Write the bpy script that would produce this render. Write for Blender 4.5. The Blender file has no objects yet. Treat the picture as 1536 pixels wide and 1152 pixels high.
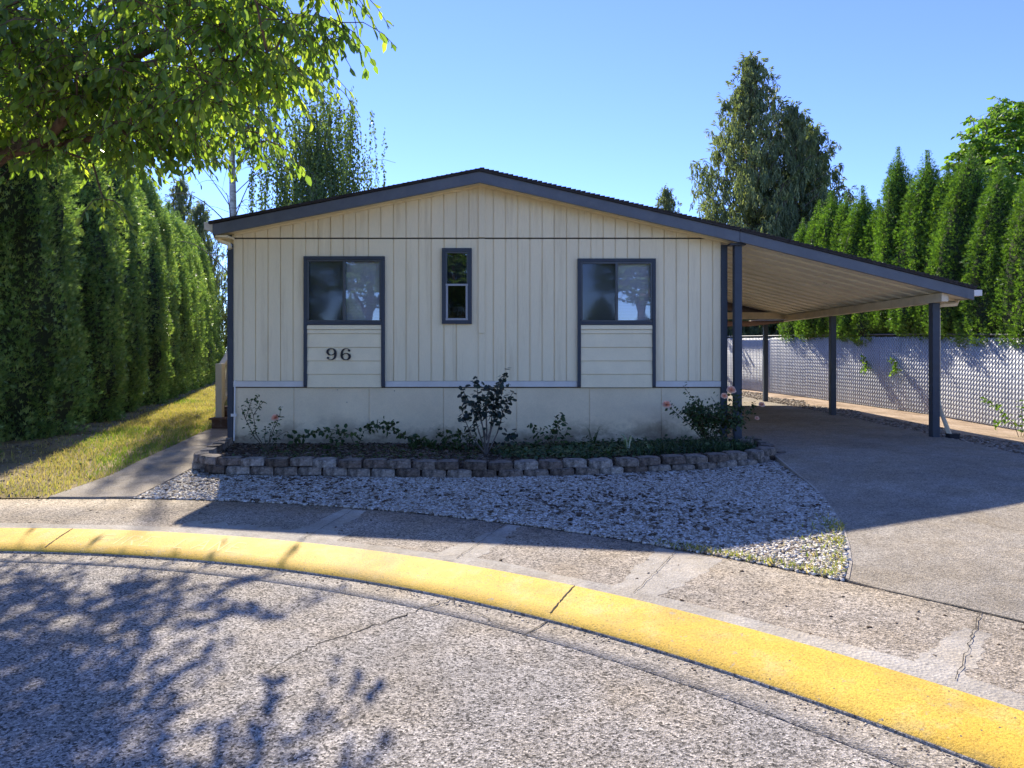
import bpy, math, random
import numpy as np
from mathutils import Vector, Matrix
from mathutils.geometry import delaunay_2d_cdt
random.seed(7)
C = bpy.context.scene.collection
PI = math.pi
CX, CY = -4.55, -2.95            # centre of the turning circle
CAMH = 1.40
SUN = Vector((-1.96, 4.85, 4.16)).normalized()

# ---------------------------------------------------------------- helpers
def smooth(a, b, x):
    t = max(0., min(1., (x-a)/(b-a))); return t*t*(3-2*t)
def lin(x, xs, ys): return float(np.interp(x, xs, ys))
def rad(x, y): return math.hypot(x-CX, y-CY)
def G(x, y):
    return lin(rad(x, y), [0, 9.9, 11.7, 14, 40, 400], [-.1, -.08, 0, .05, .08, .08])
FX = [(4.0, 10.05), (8.0, 9.85), (13.3, 9.45), (15.6, 9.23), (18.9, 8.58), (20.4, 8.3), (22.3, 7.9), (24.0, 7.4), (30.0, 5.0)]
def fence_x(y): return lin(y, [p[0] for p in FX], [p[1] for p in FX])
def fence_z(y): return lin(y, [4, 10, 13.3, 15.6, 18.9, 24, 30], [-.12, -.12, -.09, -.01, .06, .15, .17])
def DZ(x, y):                      # driveway surface
    return G(x, y) + .09*smooth(11.5, 15, rad(x, y))*smooth(2.5, 3.3, x)
def side_z(x, y):
    t = max(0, min(1, (x-6.2)/(fence_x(y)-6.2)))
    return (DZ(6.3, y)-.01)*(1-t) + fence_z(y)*t
def root_loc(p):
    v = Vector((0, 0, 0))
    while p is not None:
        v += p.location; p = p.parent
    return v
def props(o, label=None, cat=None, group=None, kind=None):
    if label: o['label'] = label
    if cat: o['category'] = cat
    if group: o['group'] = group
    if kind: o['kind'] = kind
    return o
def thing(name, label, cat, loc=(0, 0, 0), group=None):
    o = bpy.data.objects.new(name, None); C.objects.link(o); o.location = loc
    o.empty_display_size = .2
    return props(o, label, cat, group)
def dup(o, parent=None):
    c = o.copy(); C.objects.link(c)
    if parent is not None: c.parent = parent
    for ch in list(o.children): dup(ch, c)
    return c
def link(name, me, m, parent=None, origin=None):
    o = bpy.data.objects.new(name, me); C.objects.link(o)
    if m is not None and not me.materials: me.materials.append(m)
    off = root_loc(parent)
    if origin is not None:
        me.transform(Matrix.Translation(-Vector(origin))); o.location = Vector(origin)-off
    elif parent is not None:
        me.transform(Matrix.Translation(-off))
    if parent is not None: o.parent = parent
    return o
def np_mesh(name, V, F, rnd=None, smooth_=False):
    V = np.asarray(V, dtype=np.float32).reshape(-1, 3); F = np.asarray(F, dtype=np.int32)
    me = bpy.data.meshes.new(name)
    me.vertices.add(len(V)); me.vertices.foreach_set('co', V.ravel())
    k = F.shape[1]; n = len(F)
    me.loops.add(n*k); me.loops.foreach_set('vertex_index', F.ravel())
    me.polygons.add(n); me.polygons.foreach_set('loop_start', np.arange(0, n*k, k, dtype=np.int32))
    if smooth_: me.polygons.foreach_set('use_smooth', np.ones(n, dtype=bool))
    if rnd is not None:
        a = me.attributes.new('rnd', 'FLOAT', 'POINT'); a.data.foreach_set('value', np.asarray(rnd, dtype=np.float32))
    me.update(calc_edges=True); me.validate()
    return me
class MB:
    def __init__(s): s.v = []; s.f = []
    def add(s, vs, fs):
        b = len(s.v); s.v += [tuple(v) for v in vs]; s.f += [tuple(b+i for i in f) for f in fs]; return s
    def box(s, x0, x1, y0, y1, z0, z1):
        return s.add([(x0,y0,z0),(x1,y0,z0),(x1,y1,z0),(x0,y1,z0),(x0,y0,z1),(x1,y0,z1),(x1,y1,z1),(x0,y1,z1)],
                     [(0,3,2,1),(4,5,6,7),(0,1,5,4),(1,2,6,5),(2,3,7,6),(3,0,4,7)])
    def obox(s, c, ax, ay, az):      # oriented box from centre and three half axes
        c, ax, ay, az = Vector(c), Vector(ax), Vector(ay), Vector(az)
        vs = [c+a*ax+b*ay+d*az for d in (-1, 1) for (a, b) in ((-1,-1),(1,-1),(1,1),(-1,1))]
        return s.add(vs, [(0,3,2,1),(4,5,6,7),(0,1,5,4),(1,2,6,5),(2,3,7,6),(3,0,4,7)])
    def prism(s, poly, y0, y1):      # polygon in (x, z) extruded along y
        n = len(poly); vs = [(x, y0, z) for x, z in poly]+[(x, y1, z) for x, z in poly]
        fs = [tuple(range(n)), tuple(range(2*n-1, n-1, -1))]+[(i, i+n, (i+1) % n+n, (i+1) % n) for i in range(n)]
        return s.add(vs, fs)
    def tube(s, pts, r, n=6, cap=True):
        pts = [Vector(p) for p in pts]; m = len(pts)
        rs = r if isinstance(r, (list, tuple)) else [r]*m
        b = len(s.v); up = Vector((.13, .21, 1)).normalized()
        for i, p in enumerate(pts):
            d = (pts[min(i+1, m-1)]-pts[max(i-1, 0)]); d = d.normalized() if d.length > 1e-9 else up
            a = d.cross(up); a = a.normalized() if a.length > 1e-4 else Vector((1, 0, 0)); c = a.cross(d)
            for k in range(n):
                t = 2*PI*k/n; s.v.append(tuple(p+(a*math.cos(t)+c*math.sin(t))*rs[i]))
        for i in range(m-1):
            for k in range(n):
                k2 = (k+1) % n; s.f.append((b+i*n+k, b+i*n+k2, b+(i+1)*n+k2, b+(i+1)*n+k))
        if cap: s.f.append(tuple(b+k for k in range(n))); s.f.append(tuple(b+(m-1)*n+k for k in range(n-1, -1, -1)))
        return s
    def ribbon(s, pts, w, z):        # flat strip on the ground; z is a function of x, y
        pts = [Vector(p) for p in pts]; b = len(s.v)
        for i, p in enumerate(pts):
            d = pts[min(i+1, len(pts)-1)]-pts[max(i-1, 0)]; q = Vector((-d.y, d.x)).normalized()
            ww = w[i] if isinstance(w, list) else w
            for e in (-1, 1):
                u = p+q*e*ww/2; s.v.append((u.x, u.y, z(u.x, u.y)))
        for i in range(len(pts)-1): s.f.append((b+2*i, b+2*i+2, b+2*i+3, b+2*i+1))
        return s
    def mesh(s, name, sm=False):
        me = bpy.data.meshes.new(name); me.from_pydata(s.v, [], s.f)
        if sm: me.polygons.foreach_set('use_smooth', [True]*len(me.polygons))
        me.update(); return me
    def build(s, name, m, parent=None, sm=False, bevel=0, origin=None):
        me = s.mesh(name, sm)
        o = link(name, me, m, parent, origin)
        if bevel:
            md = o.modifiers.new('bevel', 'BEVEL'); md.width = bevel; md.segments = 2; md.limit_method = 'ANGLE'
        return o
def inside(poly, P):
    x, y = P[:, 0], P[:, 1]; c = np.zeros(len(P), bool); n = len(poly)
    for i in range(n):
        (x1, y1), (x2, y2) = poly[i], poly[(i+1) % n]
        if y1 == y2: continue
        k = ((y1 > y) != (y2 > y)) & (x < (x2-x1)*(y-y1)/(y2-y1)+x1); c ^= k
    return c
def sheet(name, poly, zf, m, step=.25, skirt=0, **kw):
    poly2 = []
    for i, (a, b) in enumerate(poly):
        a2, b2 = poly[(i+1) % len(poly)]; L = math.hypot(a2-a, b2-b); k = max(1, int(L/step))
        poly2 += [(a+(a2-a)*j/k, b+(b2-b)*j/k) for j in range(k)]
    xs = [p[0] for p in poly2]; ys = [p[1] for p in poly2]
    gx, gy = np.meshgrid(np.arange(min(xs)+step*.5, max(xs), step), np.arange(min(ys)+step*.5, max(ys), step))
    P = np.stack([gx.ravel(), gy.ravel()], 1); P = P[inside(poly2, P)]
    vs = [Vector(p) for p in poly2]+[Vector((float(a), float(b))) for a, b in P]
    n = len(poly2)
    r = delaunay_2d_cdt(vs, [], [list(range(n))], 1, 1e-4)
    V = [(v.x, v.y, zf(v.x, v.y)) for v in r[0]]; F = [tuple(f) for f in r[2]]
    mb = MB(); mb.v = V; mb.f = F
    if skirt:
        b = len(V); q = [(x, y) for x, y in poly2]
        mb.v += [(x, y, zf(x, y)) for x, y in q]+[(x, y, zf(x, y)-skirt) for x, y in q]
        mb.f += [(b+i, b+n+i, b+n+(i+1) % n, b+(i+1) % n) for i in range(n)]
    o = mb.build(name, m, sm=not skirt); props(o, **kw); return o
def arc(r, a0, a1, n=40): return [(CX+r*math.cos(math.radians(a0+(a1-a0)*i/n)), CY+r*math.sin(math.radians(a0+(a1-a0)*i/n))) for i in range(n+1)]
def ang(x, y): return math.degrees(math.atan2(y-CY, x-CX))

# ---------------------------------------------------------------- materials
class NT:
    def __init__(s, name, rough=.8, spec=.3):
        s.m = bpy.data.materials.new(name); s.m.use_nodes = True; s.t = s.m.node_tree; s.t.nodes.clear()
        s.out = s.t.nodes.new('ShaderNodeOutputMaterial')
        s.p = s.n('BsdfPrincipled'); s.p.inputs['Roughness'].default_value = rough; s.p.inputs['Specular IOR Level'].default_value = spec
        s.l(s.p.outputs[0], s.out.inputs[0])
        s.co = s.n('TexCoord').outputs['Object']
    def n(s, ty, ins=None, **kw):
        nd = s.t.nodes.new('ShaderNode'+ty)
        for k, v in kw.items(): setattr(nd, k, v)
        for k, v in (ins or {}).items(): s.l(v, nd.inputs[k])
        return nd
    def l(s, v, sock):
        if isinstance(v, bpy.types.NodeSocket): s.t.links.new(v, sock)
        else:
            if isinstance(v, (tuple, list)) and len(v) == 3 and sock.type == 'RGBA': v = (*v, 1)
            sock.default_value = v
    def noise(s, scale, detail=4, rough=.55, co=None, dist=0):
        return s.n('TexNoise', {'Vector': co or s.co, 'Scale': scale, 'Detail': detail, 'Roughness': rough, 'Distortion': dist}).outputs['Fac']
    def vor(s, scale, out='Distance', co=None, feature='F1', rnd=1):
        return s.n('TexVoronoi', {'Vector': co or s.co, 'Scale': scale, 'Randomness': rnd}, feature=feature).outputs[out]
    def ramp(s, fac, stops, interp='LINEAR'):
        nd = s.n('ValToRGB', {'Fac': fac}); r = nd.color_ramp; r.interpolation = interp
        while len(r.elements) > 1: r.elements.remove(r.elements[0])
        for i, (p, c) in enumerate(stops):
            e = r.elements[0] if i == 0 else r.elements.new(p)
            e.position = p; e.color = (*c, 1) if isinstance(c, tuple) else (c, c, c, 1)
        return nd.outputs[0]
    def mix(s, f, a, b, bt='MIX'):
        nd = s.n('Mix', data_type='RGBA', blend_type=bt); s.l(f, nd.inputs[0]); s.l(a, nd.inputs[6]); s.l(b, nd.inputs[7]); return nd.outputs[2]
    def math(s, op, a, b=0., c=0.):
        nd = s.n('Math', operation=op); s.l(a, nd.inputs[0]); s.l(b, nd.inputs[1]); s.l(c, nd.inputs[2]); return nd.outputs[0]
    def scale(s, v, co=None): return s.n('Mapping', {'Vector': co or s.co, 'Scale': v}).outputs[0]
    def col(s, c): s.l(c, s.p.inputs['Base Color']); return s
    def bump(s, h, strength=.5, dist=.01): s.l(s.n('Bump', {'Height': h, 'Strength': strength, 'Distance': dist}).outputs[0], s.p.inputs['Normal']); return s
    def sep(s, i): return s.n('SeparateXYZ', {'Vector': s.co}).outputs[i]
def paint(name, c, rough=.55, var=.12, scale=3., bump=.15, grain=120, spec=.3, dirt=None, dirt_amt=.35):
    n = NT(name, rough, spec)
    k = n.ramp(n.noise(scale, 5, .6), [(.3, 1-var), (.7, 1+var*.6)])
    c2 = n.mix(1., c, k, 'MULTIPLY')
    g = n.noise(grain, 3, .6)
    c2 = n.mix(1., c2, n.ramp(g, [(.35, .93), (.65, 1.05)]), 'MULTIPLY')
    if dirt: c2 = n.mix(n.math('MULTIPLY', n.ramp(n.noise(scale*2.3, 7, .7), [(.5, 0.), (.75, 1.)]), dirt_amt), c2, dirt)
    n.col(c2); n.bump(g, bump, .004); return n.m
def foliage(name, c1, c2, c3=None, trans=.35, rough=.5, tcol=None, spec=.35):
    n = NT(name, rough, spec)
    a = n.n('Attribute', attribute_name='rnd').outputs['Fac']
    c = n.ramp(a, [(0., c1), (.6, c2), (1., c3 or c2)])
    c = n.mix(1., c, n.ramp(n.noise(.9, 3), [(.3, .75), (.7, 1.2)]), 'MULTIPLY')
    n.col(c)
    if trans:
        t = n.n('BsdfTranslucent', {'Color': n.mix(1., c, tcol or (1.6, 1.7, .7), 'MULTIPLY')})
        mx = n.n('MixShader', {0: trans, 1: n.p.outputs[0], 2: t.outputs[0]}); n.l(mx.outputs[0], n.out.inputs[0])
    return n.m
def bark(name, c1, c2, sc=(14, 14, 3)):
    n = NT(name, .9, .2); co = n.scale(sc)
    f = n.noise(1., 6, .65, co, .6); n.col(n.ramp(f, [(.35, c1), (.65, c2)])); n.bump(f, .8, .02); return n.m

def concrete(name, c0, speck=.5, sc=70, warm=(.9, .8, .62)):
    n = NT(name, .9, .2)
    big = n.ramp(n.noise(.9, 6, .6), [(.3, .78), (.7, 1.12)])
    mid = n.ramp(n.noise(6., 5, .65), [(.35, .86), (.68, 1.1)])
    ag = n.vor(sc, 'Color'); agf = n.ramp(n.n('SeparateColor', {0: ag}).outputs[0], [(.0, 1-speck), (.45, 1.), (.8, 1+speck*.45), (1., 1+speck)])
    fine = n.noise(sc*1.6, 4, .75); ff = n.ramp(fine, [(.36, 1-speck*.75), (.62, 1+speck*.45)])
    k = n.mix(1., big, mid, 'MULTIPLY'); k = n.mix(1., k, agf, 'MULTIPLY'); k = n.mix(1., k, ff, 'MULTIPLY')
    base = n.mix(n.ramp(n.noise(1.7, 5, .7), [(.4, 0.), (.7, .6)]), c0, tuple(a*b for a, b in zip(c0, warm)))
    st = n.ramp(n.noise(2.6, 8, .75), [(.58, 1.), (.72, .72)])
    c = n.mix(1., n.mix(1., base, k, 'MULTIPLY'), st, 'MULTIPLY')
    spots = n.math('MULTIPLY', n.ramp(n.vor(1.6), [(.05, 1.), (.14, 0.)]), n.ramp(n.noise(.8, 3), [(.5, 0.), (.55, .65)])); c = n.mix(spots, c, tuple(v*.35 for v in c0))
    light = n.math('MULTIPLY', n.ramp(n.vor(7.), [(.04, 1.), (.07, 0.)]), n.ramp(n.noise(3.1, 2), [(.52, 0.), (.56, .8)])); c = n.mix(light, c, (.6, .58, .54))
    n.col(c); n.bump(n.math('ADD', fine, n.vor(sc)), .7, .006); return n.m

M = {}
M['asphalt'] = concrete('asphalt_aggregate', (.32, .295, .27), .85, 98)
M['sidewalk'] = concrete('exposed_concrete', (.36, .315, .262), .65, 88)
M['driveway'] = concrete('driveway_concrete', (.33, .295, .245), .42, 95)
M['walkway'] = concrete('walkway_concrete', (.36, .32, .27), .3, 120)
M['gutterc'] = concrete('gutter_concrete', (.36, .325, .28), .6, 90)
M['smoothc'] = concrete('smooth_concrete', (.42, .385, .335), .14, 60)
M['joint'] = paint('joint_dirt', (.06, .052, .043), .95, .3)
def m_yellow():
    n = NT('kerb_yellow_paint', .65, .3)
    base = n.ramp(n.noise(2.5, 5, .6), [(.3, (.72, .43, .04)), (.7, (.82, .53, .07))])
    worn = n.ramp(n.noise(5., 8, .72), [(.5, 0.), (.68, .6)])
    c = n.mix(worn, base, (.66, .48, .2))
    dirt = n.ramp(n.noise(1., 7, .75, n.scale((1.3, 1.3, 9))), [(.47, 0.), (.68, .7)]); c = n.mix(dirt, c, (.42, .28, .07))
    g = n.noise(95., 5, .75); c = n.mix(1., c, n.ramp(g, [(.36, .5), (.5, .95), (.65, 1.08)]), 'MULTIPLY')
    v = n.vor(26.); chips = n.ramp(v, [(.10, 1.), (.15, 0.)]); pick = n.ramp(n.noise(7., 3), [(.53, 0.), (.56, 1.)])
    c = n.mix(n.math('MULTIPLY', chips, pick), c, (.12, .1, .08))
    wear = n.ramp(n.noise(11., 9, .8), [(.61, 0.), (.64, .8)]); c = n.mix(wear, c, (.34, .3, .23))
    n.col(c); n.bump(g, .7, .006); return n.m
M['yellow'] = m_yellow()
M['yellow_worn'] = paint('worn_letter_paint', (.84, .60, .2), .7, .25, 8.)
CREAM = (.87, .75, .50)
def m_siding():
    n = NT('cream_siding_paint', .6, .3)
    z = n.sep(2)
    k = n.ramp(n.noise(1.1, 5, .6, n.scale((1, 1, .35))), [(.3, .93), (.7, 1.04)])
    c = n.mix(1., CREAM, k, 'MULTIPLY')
    gr = n.noise(1., 6, .75, n.scale((90, 90, 9)))
    c = n.mix(1., c, n.ramp(gr, [(.35, .95), (.65, 1.03)]), 'MULTIPLY')
    st = n.noise(1., 5, .7, n.scale((7, 7, .5)))
    c = n.mix(n.ramp(st, [(.53, 0.), (.75, .45)]), c, (.5, .38, .2))
    n.col(c); n.bump(gr, .25, .003); return n.m
M['siding'] = m_siding()
def m_skirt():
    n = NT('skirting_paint', .75, .2)
    z = n.sep(2); g = n.noise(60., 4, .65)
    c = n.mix(1., (.84, .70, .46), n.ramp(n.noise(1.4, 6, .65), [(.3, .88), (.7, 1.05)]), 'MULTIPLY')
    splash = n.math('MULTIPLY', n.ramp(n.noise(1.3, 6, .7, n.scale((1, 1, 1.6))), [(.47, 0.), (.6, 1.)]), n.ramp(z, [(.12, 1.), (.52, 0.)]))
    c = n.mix(n.math('MULTIPLY', splash, .75), c, (.17, .12, .07))
    x = n.sep(0)
    for (bx, bz, rx, rz) in ((-.6, .12, .75, .38), (2.75, .15, .7, .42), (.9, .02, .5, .3)):
        dx = n.math('DIVIDE', n.math('SUBTRACT', x, bx), rx); dz = n.math('DIVIDE', n.math('SUBTRACT', z, bz), rz)
        d = n.math('ADD', n.math('MULTIPLY', dx, dx), n.math('MULTIPLY', dz, dz)); d = n.math('ADD', d, n.math('MULTIPLY', n.noise(3.5, 6, .75), 1.3))
        c = n.mix(n.ramp(d, [(.55, .8), (1.5, 0.)]), c, (.2, .145, .09))
    low = n.math('MULTIPLY', n.ramp(n.noise(3., 6, .7), [(.3, .3), (.7, 1.)]), n.ramp(z, [(.1, .8), (.3, 0.)]))
    c = n.mix(low, c, (.24, .19, .13))
    sp = n.math('MULTIPLY', n.ramp(n.vor(5.), [(.035, 1.), (.06, 0.)]), .7)
    c = n.mix(sp, c, (.12, .1, .08))
    n.col(n.mix(1., c, n.ramp(g, [(.35, .95), (.65, 1.03)]), 'MULTIPLY')); n.bump(g, .3, .004); return n.m
M['skirting'] = m_skirt()
M['cream_trim'] = paint('cream_trim_paint', (.88, .76, .5), .55, .08)
M['band'] = paint('pale_band_paint', (.68, .65, .58), .55, .1)
M['slate'] = paint('slate_trim_paint', (.045, .056, .072), .5, .15, 4., .1)
M['fascia'] = paint('slate_fascia_paint', (.12, .135, .155), .5, .14, 3., .1, dirt=(.2, .2, .2), dirt_amt=.3)
M['post'] = paint('post_paint', (.048, .06, .08), .5, .15, 4., .1)
M['shingle'] = paint('dark_shingle', (.045, .04, .038), .95, .35, 14., .8, 60)
M['shadow_gap'] = paint('flashing_shadow_dark', (.05, .045, .035), .8, .1)  # dark colour stands in for shade in the flashing gaps
def m_carport():
    n = NT('carport_pan_paint', .5, .35)
    c = n.mix(1., (.93, .86, .66), n.ramp(n.noise(1.2, 6, .65), [(.3, .85), (.7, 1.05)]), 'MULTIPLY')
    r = n.math('MULTIPLY', n.ramp(n.noise(7., 8, .75), [(.62, 0.), (.68, 1.)]), .6)
    c = n.mix(r, c, (.2, .13, .06)); n.col(c); return n.m
M['pan'] = m_carport()
M['beam'] = paint('beam_paint', (.72, .61, .43), .6, .15, 3., dirt=(.3, .23, .14))
M['white'] = paint('white_metal', (.75, .73, .68), .45, .08, dirt=(.4, .36, .3))
M['rust_pan'] = paint('brown_awning', (.2, .11, .07), .8, .3)
M['number'] = paint('black_number_metal', (.02, .02, .022), .4, .1)
M['wood'] = paint('weathered_brown_wood', (.13, .075, .05), .8, .3, 5., dirt=(.28, .25, .22), dirt_amt=.6)
M['rail'] = paint('rail_paint', (.64, .59, .46), .55, .1)
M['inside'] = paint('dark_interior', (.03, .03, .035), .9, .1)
M['sash'] = paint('bronze_sash', (.06, .065, .07), .35, .1, spec=.5)
M['sash_light'] = paint('grey_sash', (.3, .31, .33), .35, .1, spec=.5)
def m_glass(name, tint, screen=False):
    n = NT(name, .03, .5); n.t.nodes.remove(n.p)
    tr = n.n('BsdfTransparent', {'Color': tint}); gl = n.n('BsdfGlossy', {'Color': (.95, .97, 1, 1), 'Roughness': .015 if not screen else .05})
    nz = n.noise(1.6, 2); b = n.n('Bump', {'Height': nz, 'Strength': .05, 'Distance': .02}); n.l(b.outputs[0], gl.inputs['Normal'])
    f = n.n('Fresnel', {'IOR': 1.5}).outputs[0]
    mx = n.n('MixShader', {0: n.math('MULTIPLY_ADD', f, .75 if not screen else .6, .05 if not screen else .01), 1: tr.outputs[0], 2: gl.outputs[0]})
    n.l(mx.outputs[0], n.out.inputs[0]); return n.m
M['glass'] = m_glass('window_glass', (.92, .95, 1.))
M['glass_screen'] = m_glass('screened_glass', (.55, .57, .6), True)
M['blind'] = paint('blind_slats', (.8, .82, .85), .5, .05)
def m_block():
    n = NT('retaining_block', .95, .15)
    r = n.n('ObjectInfo').outputs['Random']
    c = n.ramp(r, [(0., (.14, .11, .085)), (.25, (.19, .15, .12)), (.5, (.25, .205, .165)), (.75, (.31, .265, .22)), (1., (.4, .36, .31))])
    st = n.ramp(n.noise(9., 7, .7), [(.42, .35), (.62, 1.15)]); c = n.mix(1., c, st, 'MULTIPLY')
    g = n.noise(45., 5, .75); c = n.mix(1., c, n.ramp(g, [(.35, .7), (.65, 1.2)]), 'MULTIPLY')
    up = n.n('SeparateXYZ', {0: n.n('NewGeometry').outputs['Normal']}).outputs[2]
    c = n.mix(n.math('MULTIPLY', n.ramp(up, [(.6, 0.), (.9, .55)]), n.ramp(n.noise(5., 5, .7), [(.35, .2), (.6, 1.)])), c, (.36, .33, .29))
    n.col(c); n.bump(g, 1., .012); return n.m
M['block'] = m_block()
def m_gravel(name, cs, under=False):
    n = NT(name, .9, .2)
    if under: n.col(n.ramp(n.vor(60., 'Color') and n.noise(70., 4, .7), [(.35, cs[0]), (.65, cs[1])])); n.bump(n.noise(60., 3), 1., .02)
    else:
        a = n.n('Attribute', attribute_name='rnd').outputs['Fac']; k = len(cs)
        n.col(n.ramp(a, [(i/(k-1), c) for i, c in enumerate(cs)]))
    return n.m
M['gravel_under'] = m_gravel('gravel_grit', [(.05, .042, .034), (.15, .125, .095)], True)
M['stones'] = m_gravel('white_crushed_rock', [(.12, .095, .07), (.26, .215, .165), (.39, .345, .285), (.48, .45, .39), (.56, .53, .475), (.74, .715, .67)])
M['side_stones'] = m_gravel('brown_river_rock', [(.1, .075, .055), (.2, .16, .12), (.3, .26, .21), (.42, .38, .33)])
M['mulch'] = m_gravel('bark_chips', [(.04, .028, .02), (.075, .052, .036), (.13, .1, .075), (.22, .19, .15)])
M['soil'] = m_gravel('dark_soil', [(.035, .026, .02), (.075, .055, .04)], True)
def m_ground(name, a, b, c):
    n = NT(name, 1., .1); f = n.noise(1.3, 6, .65); g = n.noise(40., 5, .7)
    col = n.ramp(f, [(.35, a), (.5, b), (.65, c)]); col = n.mix(1., col, n.ramp(g, [(.3, .6), (.7, 1.3)]), 'MULTIPLY'); n.col(col); n.bump(g, .8, .03); return n.m
M['ground'] = m_ground('dry_ground', (.12, .13, .05), (.22, .19, .1), (.3, .24, .15))
M['lawn'] = m_ground('dry_lawn_soil', (.18, .15, .08), (.3, .24, .14), (.4, .32, .2))
M['dirt'] = m_ground('tan_dirt', (.3, .22, .15), (.45, .34, .24), (.55, .43, .32))
M['grass'] = foliage('grass_blades', (.13, .24, .03), (.26, .28, .07), (.54, .41, .22), .35, .6)
M['hedge_dark'] = foliage('hedge_foliage_left', (.11, .19, .065), (.2, .31, .1), (.4, .5, .17), .35, .4, spec=.5)
M['hedge_lit'] = foliage('hedge_foliage_right', (.065, .135, .03), (.12, .22, .04), (.19, .30, .05), .32, .5, (1.6, 1.75, .6))
M['core'] = foliage('crown_inner_filler', (.02, .028, .012), (.035, .045, .018), None, 0, .95)  # dark colour of the added crown filler that blocks the sky
M['cherry'] = foliage('broad_leaves', (.085, .155, .045), (.16, .25, .06), (.29, .36, .08), .58, .35, (2.1, 2.05, .65), .5)
M['cedar'] = foliage('weeping_conifer_foliage', (.09, .125, .075), (.19, .235, .13), (.38, .4, .2), .35, .55)
M['birchleaf'] = foliage('birch_leaves', (.06, .10, .04), (.11, .16, .06), (.19, .25, .08), .4, .5)
M['maple'] = foliage('far_tree_leaves', (.08, .16, .03), (.14, .25, .04), (.24, .36, .06), .45, .5)
M['roseleaf'] = foliage('rose_leaves', (.025, .055, .02), (.05, .09, .03), (.09, .13, .04), .25, .4)
M['shrubleaf'] = foliage('shrub_leaves', (.02, .03, .03), (.03, .05, .04), (.05, .07, .045), .15, .4)
M['ivy'] = foliage('ground_cover_leaves', (.02, .045, .02), (.04, .085, .03), (.09, .13, .05), .2, .45)
M['petal'] = foliage('peach_petals', (.9, .5, .33), (.92, .6, .43), (.95, .75, .6), .3, .5, (1.1, 1., .9))
M['blade_white'] = foliage('striped_blades', (.1, .2, .05), (.35, .42, .3), (.6, .6, .5), .3)
M['bark'] = bark('brown_bark', (.07, .045, .03), (.2, .13, .09))
M['bark_grey'] = bark('grey_bark', (.08, .065, .055), (.2, .17, .14))
M['bark_white'] = bark('white_birch_bark', (.3, .28, .25), (.75, .73, .7), (5, 5, 14))
M['cane'] = bark('plant_canes', (.07, .06, .035), (.16, .13, .08))
def m_slat():
    n = NT('fence_slat_plastic', .5, .35)
    a = n.n('Attribute', attribute_name='rnd').outputs['Fac']
    n.col(n.mix(1., n.ramp(a, [(0., (.56, .59, .62)), (1., (.68, .69, .7))]), n.ramp(n.noise(3., 6, .7), [(.3, .85), (.7, 1.05)]), 'MULTIPLY')); return n.m
M['slat'] = m_slat()
M['wire'] = paint('galvanized_wire', (.12, .125, .13), .5, .2, spec=.4)

# ---------------------------------------------------------------- setting
def polar_sheet(name, rings, m, a0=0, a1=360, na=180, **kw):
    mb = MB(); closed = (a1-a0) >= 360
    nn = na if closed else na+1
    for r, z in rings:
        for i in range(nn):
            a = math.radians(a0+(a1-a0)*i/na); mb.v.append((CX+r*math.cos(a), CY+r*math.sin(a), z))
    for j in range(len(rings)-1):
        for i in range(na):
            k = (i+1) % nn; mb.f.append((j*nn+i, (j+1)*nn+i, (j+1)*nn+k, j*nn+k))
    o = mb.build(name, m, sm=True); props(o, **kw); return o
S = dict(kind='structure')
polar_sheet('ground', [(.01, -.3), (8.9, -.3), (9.85, -.14)]+[(r, G(CX+r, CY)-.03) for r in (9.95,)]+[(r, G(CX+r, CY)-.24) for r in (10.1, 11.7, 13, 14, 18, 25, 40, 90, 400)], M['ground'], **S)
polar_sheet('road', [(.01, -.17), (4, -.185), (8.195, -.2)], M['asphalt'], na=240, **S)
polar_sheet('gutter', [(8.205, -.215), (8.206, -.2), (8.33, -.207), (8.455, -.205)], M['gutterc'], na=240, **S)
polar_sheet('gutter_joint', [(8.19, -.206), (8.215, -.206)], M['joint'], na=240, **S)
KP = [(8.445, -.215), (8.451, -.191), (8.475, -.168), (8.56, -.146), (8.70, -.118), (8.78, -.103), (8.815, -.099)]
polar_sheet('kerb_foot', [(8.443, -.215), (8.447, -.193), (8.452, -.1915)], M['gutterc'], na=360, **S)
polar_sheet('kerb', KP[1:], M['yellow'], na=360, **S)
def kz(r): return lin(r, [p[0] for p in KP], [p[1] for p in KP])
# kerb backing: strip with a slightly wandering edge
mb = MB(); rr = random.Random(3); na = 480; off = 0
for i in range(na+1):
    a = 2*PI*i/na; off = .85*off+rr.uniform(-.006, .006); o2 = .035*math.sin(a*31)*math.sin(a*7)
    for r, z in ((8.81, -.101), (8.935+off+max(0, o2), -.0935)):
        mb.v.append((CX+r*math.cos(a), CY+r*math.sin(a), z))
mb.f = [(2*i, 2*i+1, 2*i+3, 2*i+2) for i in range(na)]
props(mb.build('kerb_backing', M['smoothc']), **S)
polar_sheet('sidewalk', [(8.88, -.101), (9.4, -.089), (9.9, -.08), (9.9, -.15)], M['sidewalk'], na=240, **S)
def ring_z(x, y): return lin(rad(x, y), [8.9, 9.9], [-.0995, -.08])
def on_arc(r, a): return (CX+r*math.cos(math.radians(a)), CY+r*math.sin(math.radians(a)))
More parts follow.
